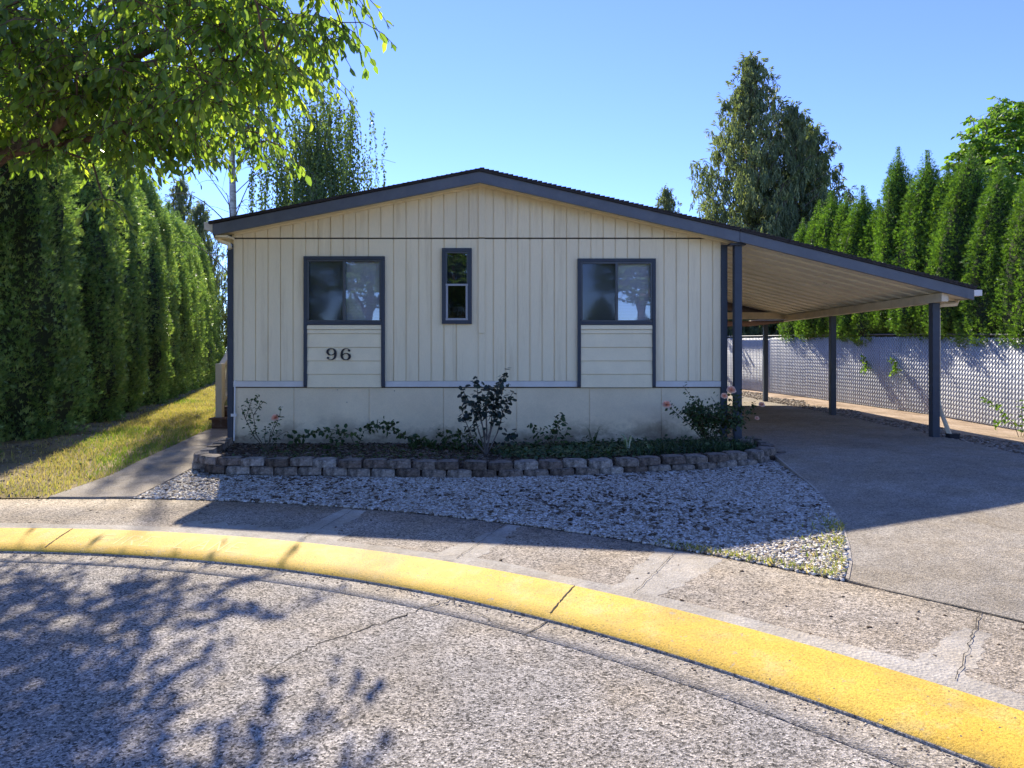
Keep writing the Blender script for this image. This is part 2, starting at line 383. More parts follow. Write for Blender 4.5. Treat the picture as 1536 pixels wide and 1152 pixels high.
# pale patches of smooth mortar across the sidewalk
rr = random.Random(11)
for (a, w0, w1, r1) in ((63.2, .34, .14, 9.88), (54.2, .3, .5, 9.86), (72.5, .35, .2, 9.85), (43.5, .22, .12, 9.6)):
    mb = MB(); e0 = e1 = 0
    for t in np.linspace(0, 1, 30):
        r = 8.93+(r1-8.93)*t; w = w0+(w1-w0)*t; e0 = .8*e0+rr.uniform(-.02, .02); e1 = .8*e1+rr.uniform(-.02, .02)
        for sg, e in ((-1, e0), (1, e1)):
            x, y = on_arc(r, a+math.degrees((sg*w/2+e)/r)); mb.v.append((x, y, ring_z(x, y)+.0012))
    mb.f = [(2*q, 2*q+1, 2*q+3, 2*q+2) for q in range(29)]; props(mb.build('concrete_patch', M['smoothc']), **S)
P = [on_arc(8.94, 70.2+i*.5) for i in range(21)]+[on_arc(9.12+.05*math.sin(i*1.9)+.03*rr.random(), 80.2-i*.5) for i in range(21)]
sheet('concrete_patch', P, lambda x, y: ring_z(x, y)+.0016, M['smoothc'], .1, **S)
# joints and cracks
mb = MB()
def crack(P, w, z, jit=.012, seed=0, n=14):
    r_ = random.Random(seed); out = []
    for i in range(len(P)-1):
        for k in range(n):
            t = k/n; out.append((P[i][0]*(1-t)+P[i+1][0]*t+r_.uniform(-jit, jit), P[i][1]*(1-t)+P[i+1][1]*t+r_.uniform(-jit, jit)))
    out.append(P[-1]); mb.ribbon(out, [w*r_.uniform(.5, 1.4) for _ in out], z)
for a in (56.4, 85.5, 114, 27):
    crack([on_arc(8.48, a), on_arc(8.815, a+.15)], .009, lambda x, y: kz(rad(x, y))+.003, .003, 1, 24)
    crack([on_arc(8.2, a), on_arc(8.45, a)], .012, lambda x, y: -.2005, .004, 2, 8)
for a, s in ((87.7, 1), (72.4, 2), (63.4, 3), (54.5, 4), (43.4, 5), (33, 6), (100, 7)):
    crack([on_arc(8.9, a-.4), on_arc(9.4, a), on_arc(9.9, a+.4)], .0045, lambda x, y: ring_z(x, y)+.0095, .007, s)
crack([on_arc(9.9, a) for a in np.linspace(10, 48, 12)], .008, lambda x, y: max(DZ(x, y)+.008, -.08+.004), .004, 9, 8)
crack([on_arc(9.91, a) for a in np.linspace(86, 91.5, 4)], .009, lambda x, y: G(x, y)+.012, .003, 9, 8)
crack([(-.5, 4.45), (-.75, 4.15), (-1.15, 3.75), (-1.3, 3.4)], .009, lambda x, y: -.1995+.0035, .02, 12)
crack([(-.5, 4.45), (-.2, 4.05)], .006, lambda x, y: -.1995+.0035, .02, 13)
props(mb.build('pavement_cracks', M['joint']), **S)
# worn raised letters FIRE LANE on the kerb face
L = {'F': [((0,0),(0,1)),((0,1),(.7,1)),((0,.52),(.55,.52))], 'I': [((.2,0),(.2,1))],
     'R': [((0,0),(0,1)),((0,1),(.55,1)),((.55,1),(.68,.78)),((.68,.78),(.55,.52)),((.55,.52),(0,.52)),((.3,.52),(.7,0))],
     'E': [((0,0),(0,1)),((0,1),(.65,1)),((0,.5),(.5,.5)),((0,0),(.65,0))], 'L': [((0,0),(0,1)),((0,0),(.6,0))],
     'A': [((0,0),(.38,1)),((.38,1),(.76,0)),((.16,.4),(.6,.4))], 'N': [((0,0),(0,1)),((0,1),(.65,0)),((.65,0),(.65,1))], ' ': []}
mb = MB(); s_ = 0
for ch in 'FIRE LANE':
    for (p, q) in L[ch]:
        pts = []
        for t in np.linspace(0, 1, 6):
            u = s_+(p[0]*(1-t)+q[0]*t)*.14; v = p[1]*(1-t)+q[1]*t
            pts.append(on_arc(8.56+.15*v, 83.2-math.degrees(u/8.65)))
        mb.ribbon(pts, .012, lambda x, y: kz(rad(x, y))+.0012)
    s_ += .1 if ch == 'I' else .16
props(mb.build('kerb_lettering', M['yellow_worn']), **S)

DL = [(2.08, 4.456), (2.24, 4.75), (2.41, 5.15), (2.57, 5.58), (2.72, 6.1), (2.85, 6.6), (2.95, 7.15), (3.03, 7.85), (3.12, 8.6), (3.35, 9.3), (3.4, 10.3)]
a48 = ang(2.08, 4.456)
drive_poly = DL+[(2.98, 10.32), (2.98, 26), (6.25, 26), (6.25, 10), (6.15, 8.4), (6.6, 6.2), (8.0, 3.5), (9, 0)]+arc(9.9, 12, a48, 24)[:-1]
sheet('driveway', drive_poly, lambda x, y: DZ(x, y)+.004, M['driveway'], .3, .14, **S)
mb = MB(); mb.ribbon([(2.86, 7.55), (6.5, 7.55)], .012, lambda x, y: DZ(x, y)+.008); mb.ribbon([(3.3, 13.6), (6.2, 13.6)], .012, lambda x, y: DZ(x, y)+.008)
mb.ribbon([(x+.014, y) for x, y in DL[:9]], .02, lambda x, y: DZ(x, y)+.0085)
props(mb.build('driveway_joint', M['smoothc']), **S)
WL = [(-4.87, 6.955), (-4.84, 7.96), (-5.23, 10.3), (-5.55, 11.9)]
walk_poly = [(-3.99, 6.965), (-4.05, 7.9), (-4.1, 8.45), (-4.4, 9.6), (-4.5, 12.1), (-5.57, 12.1)]+WL[::-1]+[on_arc(9.9, 89.5)]
sheet('walkway', walk_poly, lambda x, y: G(x, y)+.02, M['walkway'], .25, .08, **S)
mb = MB(); mb.ribbon([(-5.2, 10.05), (-4.45, 10.0)], .02, lambda x, y: G(x, y)+.024); props(mb.build('walkway_joint', M['joint']), **S)
def hedge_x(y): return -7.35-.345*(y-9.2)
lawn_poly = arc(9.91, ang(-9.2, 5.8), ang(-4.87, 6.955), 14)+[(-4.84, 7.96), (-5.23, 10.3), (-5.58, 12.1), (-5.6, 14), (-4.5, 14.1), (-4.5, 27), (-6, 40), (-22, 40), (-12.5, 22), (-9.6, 12)]
sheet('lawn', lawn_poly, lambda x, y: G(x, y)+.008, M['lawn'], .5, **S)
gravel_poly = arc(9.905, ang(-3.99, 6.965), a48, 30)+DL[1:9]+[(2.6, 8.3), (2.0, 8.15), (.8, 7.9), (-.4, 7.8), (-1.8, 7.9), (-3.6, 8.1), (-4.1, 8.45), (-4.04, 7.9)]
sheet('gravel', gravel_poly, lambda x, y: G(x, y)+.004, M['gravel_under'], .25, **S)
bed_poly = [(-3.75, 8.05), (-1.8, 7.88), (-.4, 7.78), (.8, 7.88), (2.0, 8.12), (3.0, 8.5), (3.3, 9.3), (3.3, 10.28), (-4.4, 10.28), (-4.05, 9.0)]
def bed_z(x, y): return .10-.05*smooth(8.2, 9.6, y)+.05*smooth(0, 2.5, x)
sheet('flower_bed_soil', bed_poly, bed_z, M['soil'], .25, .2, **S)
side_poly = [(6.15, 8.4), (6.25, 10), (6.25, 26), (5.5, 29.5), (5.1, 29.6)]+[(fence_x(y)+.1, y) for y in (28, 26, 24, 22.3, 20.4, 18.9, 17, 15.6, 13.3, 11, 8, 5)]+[(8.2, 3.5), (6.6, 6.2)]
sheet('side_strip', side_poly, side_z, M['dirt'], .4, **S)

# loose stones / chips / blades (nobody could count them)
def sample(poly, n, seed):
    g = np.random.default_rng(seed); p = np.array(poly); lo, hi = p.min(0), p.max(0); out = np.zeros((0, 2))
    while len(out) < n:
        q = g.uniform(lo, hi, (n*2, 2)); out = np.vstack([out, q[inside(poly, q)]])
    return out[:n]
def rocks(P, Z, size, seed, flat=.6):
    g = np.random.default_rng(seed); n = len(P)
    cube = np.array([(-1,-1,-1),(1,-1,-1),(1,1,-1),(-1,1,-1),(-1,-1,1),(1,-1,1),(1,1,1),(-1,1,1)], float)*.5
    s = g.uniform(size[0], size[1], (n, 1, 1))*np.stack([g.uniform(.7, 1.3, n), g.uniform(.7, 1.2, n), g.uniform(.6, 1.1, n)*flat], 1)[:, None, :]
    V = (cube[None]+g.uniform(-.22, .22, (n, 8, 3)))*s
    a = g.uniform(0, 2*PI, n); t = g.uniform(-.5, .5, n); ca, sa, ct, st = np.cos(a), np.sin(a), np.cos(t), np.sin(t)
    x, y, z = V[..., 0], V[..., 1], V[..., 2]
    y, z = y*ct[:, None]-z*st[:, None], y*st[:, None]+z*ct[:, None]
    x, y = x*ca[:, None]-y*sa[:, None], x*sa[:, None]+y*ca[:, None]
    V = np.stack([x+P[:, 0:1], y+P[:, 1:2], z+Z[:, None]], 2).reshape(-1, 3)
    f = np.array([(0,3,2,1),(4,5,6,7),(0,1,5,4),(1,2,6,5),(2,3,7,6),(3,0,4,7)])
    F = (f[None]+8*np.arange(n)[:, None, None]).reshape(-1, 4)
    return V, F, np.repeat(g.uniform(0, 1, n), 8)
def scatter_rocks(name, poly, n, zf, size, m, seed, flat=.6, label=None, keep=None):
    P = sample(poly, n, seed)
    if keep is not None: P = P[keep(P)]
    Z = np.array([zf(a, b) for a, b in P])+size[0]*.25
    V, F, r = rocks(P, Z, size, seed, flat); o = link(name, np_mesh(name, V, F, r), m); return props(o, label, 'gravel' if 'gravel' in name else name.split('_')[-1], None, 'stuff')
scatter_rocks('gravel_stones', gravel_poly, 80000, lambda x, y: G(x, y)+.004, (.010, .026), M['stones'], 5, .7, 'pale crushed rock spread between the sidewalk and the flower bed')
scatter_rocks('leaf_litter', gravel_poly, 2600, lambda x, y: G(x, y)+.018, (.012, .035), M['mulch'], 15, .25, 'bits of bark and dead leaf scattered over the pale gravel', keep=lambda P: np.sin(P[:, 0]*1.9)+np.sin(P[:, 1]*3.1+P[:, 0])+np.random.default_rng(4).normal(0, .8, len(P)) > .6)
scatter_rocks('bark_mulch', bed_poly, 9000, bed_z, (.012, .05), M['mulch'], 6, .4, 'dark bark mulch covering the flower bed')
scatter_rocks('side_rubble', side_poly, 26000, lambda x, y: side_z(x, y), (.015, .045), M['side_stones'], 8, .6, 'brown stones and dead leaves beside the carport slab',
              keep=lambda P: (P[:, 0]-6.2 < (.9+.25*np.sin(P[:, 1]*2.1)+.3*np.random.default_rng(1).random(len(P)))) & (P[:, 1] < 26))
scatter_rocks('lawn_litter', lawn_poly, 9000, lambda x, y: G(x, y)+.01, (.015, .04), M['side_stones'], 9, .35, 'dry twigs and leaf litter lying under the left hedge',
              keep=lambda P: P[:, 0] < np.array([hedge_x(y) for y in P[:, 1]])+1.6)
def blades(P, Z, h, w, seed, lean=.5, rnd=None):
    g = np.random.default_rng(seed); n = len(P); H = g.uniform(h[0], h[1], n); a = g.uniform(0, 2*PI, n)
    W = g.uniform(w[0], w[1], n); l = g.uniform(0, lean, n)*H; b = g.uniform(0, 2*PI, n)
    o = np.stack([P[:, 0], P[:, 1], Z], 1); side = np.stack([np.cos(a), np.sin(a), 0*a], 1)*W[:, None]/2
    ln = np.stack([np.cos(b)*l, np.sin(b)*l, 0*b], 1); up = np.stack([0*H, 0*H, H], 1)
    V = np.stack([o-side, o+side, o+ln*.35+up*.6+side*.7, o+ln*.35+up*.6-side*.7, o+ln+up*.95], 1)
    base = 5*np.arange(n)[:, None]
    Q = np.vstack([base+np.array([0, 1, 2, 2]), base+np.array([3, 2, 4, 4])])
    F = np.vstack([base+np.array([0, 1, 2]), base+np.array([0, 2, 3]), base+np.array([3, 2, 4])])
    return V.reshape(-1, 3), F, np.repeat(rnd if rnd is not None else g.uniform(0, 1, n), 5)
g = np.random.default_rng(21)
P = sample(lawn_poly, 330000, 22); P = P[(P[:, 1] < 30)]
wgt = np.clip(1.3-.045*(P[:, 1]-7), .25, 1); hx = -7.35-.345*(P[:, 1]-9.2); P = P[(g.random(len(P)) < wgt) & ((P[:, 0] > hx+1.0) | (g.random(len(P)) < .12))]
hx = -7.35-.345*(P[:, 1]-9.2)
ptch = np.sin(P[:, 0]*1.7+1.1*np.sin(P[:, 1]*1.3))+np.sin(P[:, 1]*1.15+P[:, 0]*.9+1)+g.normal(0, .45, len(P))
wl = np.interp(P[:, 1], [6.9, 7.96, 10.3, 12.1, 14, 40], [-4.87, -4.84, -5.23, -5.58, -5.0, -5.0])
edge = np.exp(-((wl-P[:, 0])/.5)**2)
green = (ptch+2.0*edge > 1.35)
rn = np.where(green, g.uniform(0, .5, len(P)), g.uniform(.62, 1, len(P)))
Z = np.array([G(a, b) for a, b in P])+.005
V, F, r = blades(P, Z, (.03, .085), (.005, .012), 23, 1.0, rn)
props(link('lawn_grass', np_mesh('lawn_grass', V, F, r), M['grass']), 'patchy straw and green grass between hedge and walkway', 'grass', None, 'stuff')
# weeds along the driveway edge
P1 = sample([(1.55, 4.95), (2.1, 4.5), (2.62, 5.65), (2.6, 6.0), (2.25, 5.6)], 2600, 31); d = np.array([min(math.hypot(a-x, b-y) for x, y in DL[:6]) for a, b in P1])
P1 = P1[np.random.default_rng(2).random(len(P1)) < np.exp(-d/.12)*1.1]
P2 = sample(arc(9.90, 48.5, 56, 10)+arc(10.0, 56, 48.5, 10), 420, 33)
P1 = np.vstack([P1, P2]); Z = np.array([G(a, b) for a, b in P1]); V, F, r = blades(P1, Z, (.02, .06), (.006, .014), 34, 1.4, np.random.default_rng(3).uniform(.3, 1, len(P1)))
props(link('edge_weeds', np_mesh('edge_weeds', V, F, r), M['grass']), 'yellow green weeds growing at the edge of the gravel', 'weeds', None, 'stuff')

def scatter_points(name, P, zf, size, m, seed, label, flat=.3):
    Z = np.array([zf(a, b) for a, b in P])+size[0]*.2; V, F, q = rocks(P, Z, size, seed, flat); props(link(name, np_mesh(name, V, F, q), m), label, name.split('_')[-1], None, 'stuff')
gz = np.random.default_rng(90); aa = np.radians(gz.uniform(35, 125, 900)); rr2 = 8.44-np.abs(gz.normal(0, .05, 900)); P = np.stack([CX+rr2*np.cos(aa), CY+rr2*np.sin(aa)], 1)
scatter_points('gutter_grit', P, lambda x, y: -.205, (.004, .013), M['side_stones'], 91, 'fine grit and crumbs collected along the foot of the yellow kerb')
P = sample(arc(8.95, 35, 110, 20)+arc(9.88, 110, 35, 20), 160, 92)
scatter_points('sidewalk_debris', P, ring_z, (.006, .022), M['mulch'], 93, 'dead leaf bits and pebbles lying on the sidewalk', .25)
# ---------------------------------------------------------------- house
YF = 10.2; XL, XR = -4.38, 2.90
def T(x): return lin(x, [-4.55, -.68, 3.09, 6.48], [3.315, 4.08, 3.21, 2.367])
house = thing('mobile_home', 'cream double wide mobile home with slate grey trim and low gable roof', 'house', (-.7, YF, 0))
grL = [-4.238+.1875*k for k in range(19)]; grR = [-.498+.182*k for k in range(19)]
grv = sorted([x for x in grL+grR if x < XR-.05])
W1 = dict(x0=-3.32, x1=-2.115, z0=1.825, z1=2.845); W2 = dict(x0=.758, x1=1.922, z0=1.825, z1=2.812); W3 = dict(x0=-1.262, x1=-.818, z0=1.838, z1=2.967)
def siding(mb, x0, x1, zb, zt, y, gd=.016, gw=.015, holes=(), shift=0):
    xs = [(x0, 0), (x1, 0)]
    for gx in grv:
        gx += shift
        if x0+.03 < gx < x1-.03: xs += [(gx-gw/2-1e-4, 0), (gx-gw/2, gd), (gx+gw/2, gd), (gx+gw/2+1e-4, 0)]
    for h in holes:
        for e in (h['x0'], h['x1']):
            xs = [p for p in xs if abs(p[0]-e) > .02]; xs.append((e, 0))
    for k in (-.68,):
        if x0 < k < x1: xs.append((k, 0))
    xs.sort()
    for (a, da), (b, db) in zip(xs, xs[1:]):
        mid = (a+b)/2; iv = [(zb, None)]
        h = next((h for h in holes if h['x0'] < mid < h['x1']), None)
        if h is None: segs = [(zb, zb, zt(a), zt(b))]
        else: segs = [(zb, zb, h['z0'], h['z0']), (h['z1'], h['z1'], zt(a), zt(b))]
        for (p, q, r, s) in segs:
            mb.add([(a, y+da, p), (b, y+db, q), (b, y+db, s), (a, y+da, r)], [(0, 1, 2, 3)])
ins = lambda w, d: dict(x0=w['x0']+d, x1=w['x1']-d, z0=w['z0']+d, z1=w['z1']-d)
mb = MB(); siding(mb, XL, XR, .99, lambda x: 3.112, YF, holes=[ins(W1, .05), ins(W2, .05), ins(W3, .04)])
mb.box(XL+.02, XR-.02, YF+.9, YF+.95, .9, 3.1)
# side and back walls
mb.add([(XL, YF, .99), (XL, 26, .99), (XL, 26, 3.15), (XL, YF, 3.15)], [(0, 1, 2, 3)]); mb.add([(XR, YF, .99), (XR, 26, .99), (XR, 26, 3.08), (XR, YF, 3.08)], [(0, 3, 2, 1)])
mb.add([(XL, 26, 0), (XR, 26, 0), (XR, 26, 3.08), (-.68, 26, 3.9), (XL, 26, 3.15)], [(0, 1, 2, 3, 4)])
mb.build('wall_siding', M['siding'], house)
mb = MB(); siding(mb, XL-.02, XR+.1, 3.128, lambda x: T(x)-.17, YF-.012, shift=0)
mb.add([(XL-.02, YF-.012, 3.128), (XR+.1, YF-.012, 3.128), (XR+.1, YF+.02, 3.128), (XL-.02, YF+.02, 3.128)], [(0, 3, 2, 1)])
mb.build('gable_siding', M['siding'], house)
mb = MB(); mb.box(XL, XR, YF-.004, YF+.004, 3.108, 3.127); mb.box(XL, XR, YF-.006, YF+.02, .885, .9); mb.build('flashing_shadow_strip', M['shadow_gap'], house)  # dark strips paint the shadow line at the flashing gap and under the band
mb = MB(); mb.box(-.717, -.622, YF-.034, YF-.0125, 3.129, 3.88); mb.box(-.717, -.622, YF-.03, YF-.0005, 1.70, 3.107); mb.box(-.717, -.622, YF-.014, YF-.0005, .985, 1.694)
mb.build('centre_batten', M['siding'], house, bevel=.002)
mb = MB()
for a, b in ((XL, W1['x0']-.002), (W1['x1']+.002, W2['x0']-.002), (W2['x1']+.002, XR)): mb.box(a, b, YF-.016, YF-.0005, .9, .985)
mb.build('bottom_band', M['band'], house, bevel=.002)
# skirting
mb = MB(); xs = [XL]+[(p-790)/100.4 for p in (440.6, 553.5, 665, 775, 884, 992)]+[XR]
for a, b in zip(xs, xs[1:]): mb.box(a+.004, b-.004, YF+.01, YF+.03, -.02, .884)
mb.box(XL, XR, YF+.022, YF+.05, -.02, .88); mb.box(XL, XL+.02, YF+.05, 26, -.02, .99); mb.box(XR-.02, XR, YF+.05, 26, -.02, .99)
mb.build('skirting', M['skirting'], house)
mb = MB(); mb.box(-4.462, XL-.001, YF-.03, YF+.06, .0, 3.0); mb.build('corner_trim', M['slate'], house, bevel=.004)
mb = MB(); mb.box(XR+.001, XR+.092, YF-.03, YF+.06, .12, 3.02); mb.build('corner_trim', M['slate'], house, bevel=.004)
# roof
def band(x0, x1, y0, y1, t0, t1, mb):
    xs = [x0]+[k for k in (-.68, 3.09) if x0 < k < x1]+[x1]
    mb.prism([(x, T(x)+t0) for x in xs]+[(x, T(x)+t1) for x in reversed(xs)], y0, y1)
roof = MB(); band(-4.6, 3.085, 9.86, 26.3, -.042, -.003, roof)
roof = roof.build('roof', M['shingle'], house)
mb = MB()
for k in range(110):                                      # shingle tab edges that break the roof line
    xx = -4.58+k*.0697; zz = T(xx); mb.box(xx, xx+.066, 9.852, 9.96, zz-.014, zz+.001+.002*(k % 3))
mb.build('shingle_edge', M['shingle'], roof)
mb = MB(); band(-4.55, 3.086, 9.885, 9.925, -.205, -.043, mb); fas = mb.build('fascia', M['fascia'], house, bevel=.003)
mb = MB(); band(-4.53, 3.05, 9.925, 10.187, -.175, -.15, mb)
mb.prism([(-4.55, 3.09), (-4.36, 3.09), (-4.36, 3.12), (-4.55, 3.12)], 9.93, 26.2); mb.build('soffit', M['cream_trim'], house)
mb = MB(); mb.box(-4.55, -4.53, 9.93, 26.2, 3.09, 3.27); mb.build('eave_fascia', M['fascia'], house)
# trim pieces under the gable board
mb = MB(); xs = [-4.36, -.68, 3.0]
mb.prism([(x, T(x)-.2) for x in xs]+[(x, T(x)-.165) for x in reversed(xs)], YF-.04, YF-.013); mb.build('gable_moulding', M['cream_trim'], house)
# left gutter with elbow
mb = MB(); mb.box(-4.68, -4.552, 9.93, 26.2, 3.2, 3.21); mb.box(-4.69, -4.68, 9.93, 26.2, 3.2, 3.31); mb.prism([(-4.685, 3.2), (-4.552, 3.17), (-4.552, 3.3), (-4.69, 3.3)], 9.92, 9.93)
gut = mb.build('rain_gutter', M['white'], house)
mb = MB(); mb.tube([(-4.6, 10.05, 3.2), (-4.58, 10.06, 3.11), (-4.5, 10.1, 3.05), (-4.42, 10.13, 3.02), (-4.40, 10.13, 2.95)], .032, 8); mb.build('elbow', M['cream_trim'], gut, sm=True)
mb = MB(); mb.tube([(-4.9, 10.6, 2.93), (-4.65, 10.4, 2.88), (-4.46, 10.14, 2.86)], .008, 6); mb.build('cable', M['white'], house)
mb = MB(); mb.tube([(-4.352, YF-.02, 1.0), (-4.355, YF-.025, .45), (-4.36, YF-.03, .1)], .012, 8); mb.box(-4.4, -4.32, YF-.05, YF-.032, .46, .5); mb.build('conduit', M['white'], house, sm=False)

def slider(W, lab, number=False):
    x0, x1, z0, z1 = W['x0'], W['x1'], W['z0'], W['z1']; y = YF
    fr = MB(); t = .05; yo = y-.05
    fr.box(x0, x1, yo, y-.0005, z1-t, z1); fr.box(x0, x0+t, yo, y-.0005, .905, z1-t-.0005); fr.box(x1-t, x1, yo, y-.0005, .905, z1-t-.0005)
    fr.box(x0+t+.0005, x1-t-.0005, yo+.004, y-.0005, z0, z0+t-.004)
    win = fr.build('window', M['slate'], house, bevel=.003); win['label'] = lab
    a, b, c, d = x0+t, x1-t, z0+t, z1-t
    ins = MB(); s = .028; yi = y-.042
    ins.box(a+.001, b-.001, yi, y+.02, d-s, d-.001); ins.box(a+.001, b-.001, yi, y+.02, c-.003, c+s-.01); ins.box(a+.001, a+s, yi, y+.02, c+s, d-s); ins.box(b-s, b-.001, yi, y+.02, c+s, d-s)
    m_ = (a+b)/2+.0
    ins.box(m_-.02, m_+.02, yi-.006, y+.02, c+s-.009, d-s-.001)
    ins.build('sash', M['sash'], win, bevel=.002)
    p = MB(); p.box(a+s, m_-.02, y-.02, y-.016, c+s-.01, d-s); p.build('pane', M['glass_screen'], win)
    p = MB(); p.box(m_+.02, b-s, y-.026, y-.022, c+s-.01, d-s); p.build('pane', M['glass'], win)
    p = MB(); q = MB(); zz = c
    while zz < d-.02:
        p.add([(a+.02, y+.055, zz), (b-.02, y+.055, zz), (b-.02, y+.04, zz+.02), (a+.02, y+.04, zz+.02)], [(0, 1, 2, 3)]); zz += .0222
    p.build('blind', M['blind'], win)
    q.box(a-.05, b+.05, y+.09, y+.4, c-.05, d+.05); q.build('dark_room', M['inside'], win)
    # horizontal boards under the window
    pn = MB(); Zs = [1.822, 1.752, 1.69, 1.487, 1.285, 1.085, .888]
    for i, (u, v) in enumerate(zip(Zs, Zs[1:])):
        yy = y-.038 if i == 0 else y-.03
        pn.add([(a, yy+.008 if i > 1 else yy, u-.004), (b, yy+.008 if i > 1 else yy, u-.004), (b, yy-.004, v+.006), (a, yy-.004, v+.006)], [(0, 3, 2, 1)])
        pn.add([(a, yy-.004, v+.006), (b, yy-.004, v+.006), (b, y-.012, v+.002), (a, y-.012, v+.002)], [(0, 3, 2, 1)])
    pn.add([(a, y-.0115, .89), (b, y-.0115, .89), (b, y-.0115, 1.82), (a, y-.0115, 1.82)], [(0, 1, 2, 3)])
    pan = pn.build('board_panel', M['cream_trim'], win)
    return win, pan
w1, pan1 = slider(W1, 'sliding window above the panel with house number 96')
w2, pan2 = slider(W2, 'sliding window nearest the carport')
# small single hung window
x0, x1, z0, z1 = W3['x0'], W3['x1'], W3['z0'], W3['z1']
mb = MB(); t = .055
mb.box(x0, x1, YF-.05, YF-.0005, z1-t, z1); mb.box(x0, x0+t, YF-.05, YF-.0005, z0+t, z1-t-.0005); mb.box(x1-t, x1, YF-.05, YF-.0005, z0+t, z1-t-.0005); mb.box(x0, x1, YF-.05, YF-.0005, z0, z0+t-.0005)
w3 = mb.build('window', M['slate'], house, bevel=.003); w3['label'] = 'narrow single hung window beside the centre batten'
a, b, c, d = x0+t, x1-t, z0+t, z1-t; mid = 2.42
mb = MB(); mb.box(a, a+.02, YF-.04, YF+.02, c, d); mb.box(b-.02, b, YF-.04, YF+.02, c, d); mb.box(a, b, YF-.041, YF+.02, d-.02, d+.001); mb.build('sash', M['sash'], w3)
mb = MB(); mb.box(a+.001, b-.001, YF-.047, YF-.03, mid-.015, mid+.015); mb.box(a+.005, a+.035, YF-.046, YF-.03, c+.03, mid-.016); mb.box(b-.035, b-.005, YF-.046, YF-.03, c+.03, mid-.016); mb.box(a+.001, b-.001, YF-.047, YF-.03, c, c+.03)
mb.build('lower_sash', M['sash_light'], w3, bevel=.002)
mb = MB(); mb.box(a+.02, b-.02, YF-.02, YF-.016, mid, d-.02); mb.build('pane', M['glass'], w3)
mb = MB(); mb.box(a+.035, b-.035, YF-.034, YF-.031, c+.03, mid-.014); mb.build('pane', M['glass_screen'], w3)
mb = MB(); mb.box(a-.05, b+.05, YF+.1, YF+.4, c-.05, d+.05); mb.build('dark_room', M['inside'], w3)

# house number: serif 6 drawn as a swept stroke, 9 is the same turned over
def six(flip, cx, cz, hgt, y):
    pts = []; 
    top = [(.34, .86, .05), (.22, .965, .05), (.02, 1.0, .06), (-.2, .92, .12), (-.33, .72, .19), (-.37, .45, .21), (-.34, .22, .19), (-.2, .05, .11), (0, 0, .06), (.2, .05, .13), (.33, .2, .2), (.34, .36, .2), (.2, .53, .12), (0, .58, .06), (-.2, .5, .07), (-.33, .34, .09)]
    n = len(top); mb = MB(); b = 0
    fine = []
    for i in range(n-1):
        p0, p1, p2, p3 = top[max(i-1, 0)], top[i], top[i+1], top[min(i+2, n-1)]
        for t in (0, .25, .5, .75):
            fine.append(tuple(.5*((2*p1[k])+(-p0[k]+p2[k])*t+(2*p0[k]-5*p1[k]+4*p2[k]-p3[k])*t*t+(-p0[k]+3*p1[k]-3*p2[k]+p3[k])*t**3) for k in range(3)))
    fine.append(top[-1]); m = len(fine)
    for i, (u, v, w) in enumerate(fine):
        q0, q1 = fine[max(i-1, 0)], fine[min(i+1, m-1)]; du, dv = q1[0]-q0[0], q1[1]-q0[1]; l = math.hypot(du, dv) or 1
        for yy in (0, 1):
            for e in (-1, 1):
                a_, b_ = u-dv/l*w/2*e, v+du/l*w/2*e
                if flip: a_, b_ = -a_, 1-b_
                mb.v.append((cx+a_*hgt, y-.012*yy, cz+b_*hgt))
    for i in range(m-1):
        k = 4*i
        mb.f += [(k+2, k+3, k+7, k+6), (k, k+2, k+6, k+4), (k+1, k+5, k+7, k+3), (k, k+4, k+5, k+1)]
    # ball terminal
    u, v = (.3, .83); 
    if flip: u, v = -u, 1-v
    c_ = [(cx+(u+.105*math.cos(t))*hgt, cz+(v+.105*math.sin(t))*hgt) for t in np.linspace(0, 2*PI, 13)[:-1]]
    mb.prism(c_, y-.0125, y); return mb
six(True, -2.905, 1.305, .165, YF-.041).build('house_number_digit', M['number'], house)['label'] = 'black serif digit 9 on the board panel'
six(False, -2.69, 1.305, .165, YF-.041).build('house_number_digit', M['number'], house)['label'] = 'black serif digit 6 on the board panel'

# ---------------------------------------------------------------- entry steps
steps = thing('entry_steps', 'brown wooden entry steps with cream handrail at the left side wall', 'steps', (-5.0, 12.2, .06))
for k in range(4):
    y0 = 12.05+k*.29; z = .08+(k+1)*.18
    mb = MB(); mb.box(-5.56 if k == 0 else -5.5, -4.48, y0, y0+.29, z-.2, z-.035); mb.build('riser', M['wood'], steps)
    mb = MB(); mb.box(-5.6 if k == 0 else -5.52, -4.47, y0-.03, y0+.3, z-.034, z); mb.build('tread', M['wood'], steps, bevel=.004)
mb = MB(); mb.box(-5.56, -4.48, 13.21, 14.5, .3, .80); mb.box(-5.58, -4.47, 13.2, 14.55, .801, .84); mb.build('landing', M['wood'], steps)
hr = MB(); hr.box(-5.54, -5.42, 12.14, 12.25, .24, 1.22); hr.build('newel_post', M['rail'], steps, bevel=.01)
mb = MB(); mb.box(-5.53, -5.43, 13.3, 13.4, .8, 2.0); mb.build('newel_post', M['rail'], steps, bevel=.01)
def slope_bar(mb, z0, z1, h, x0, x1, ya=12.25, yb=13.3): mb.add([(x0,ya,z0),(x1,ya,z0),(x1,yb,z1),(x0,yb,z1),(x0,ya,z0+h),(x1,ya,z0+h),(x1,yb,z1+h),(x0,yb,z1+h)], [(0,3,2,1),(4,5,6,7),(0,1,5,4),(1,2,6,5),(2,3,7,6),(3,0,4,7)])
mb = MB(); slope_bar(mb, 1.14, 1.86, .06, -5.53, -5.43); mb.build('handrail', M['rail'], steps)
mb = MB(); slope_bar(mb, .46, 1.18, .07, -5.51, -5.45); mb.build('bottom_rail', M['rail'], steps)
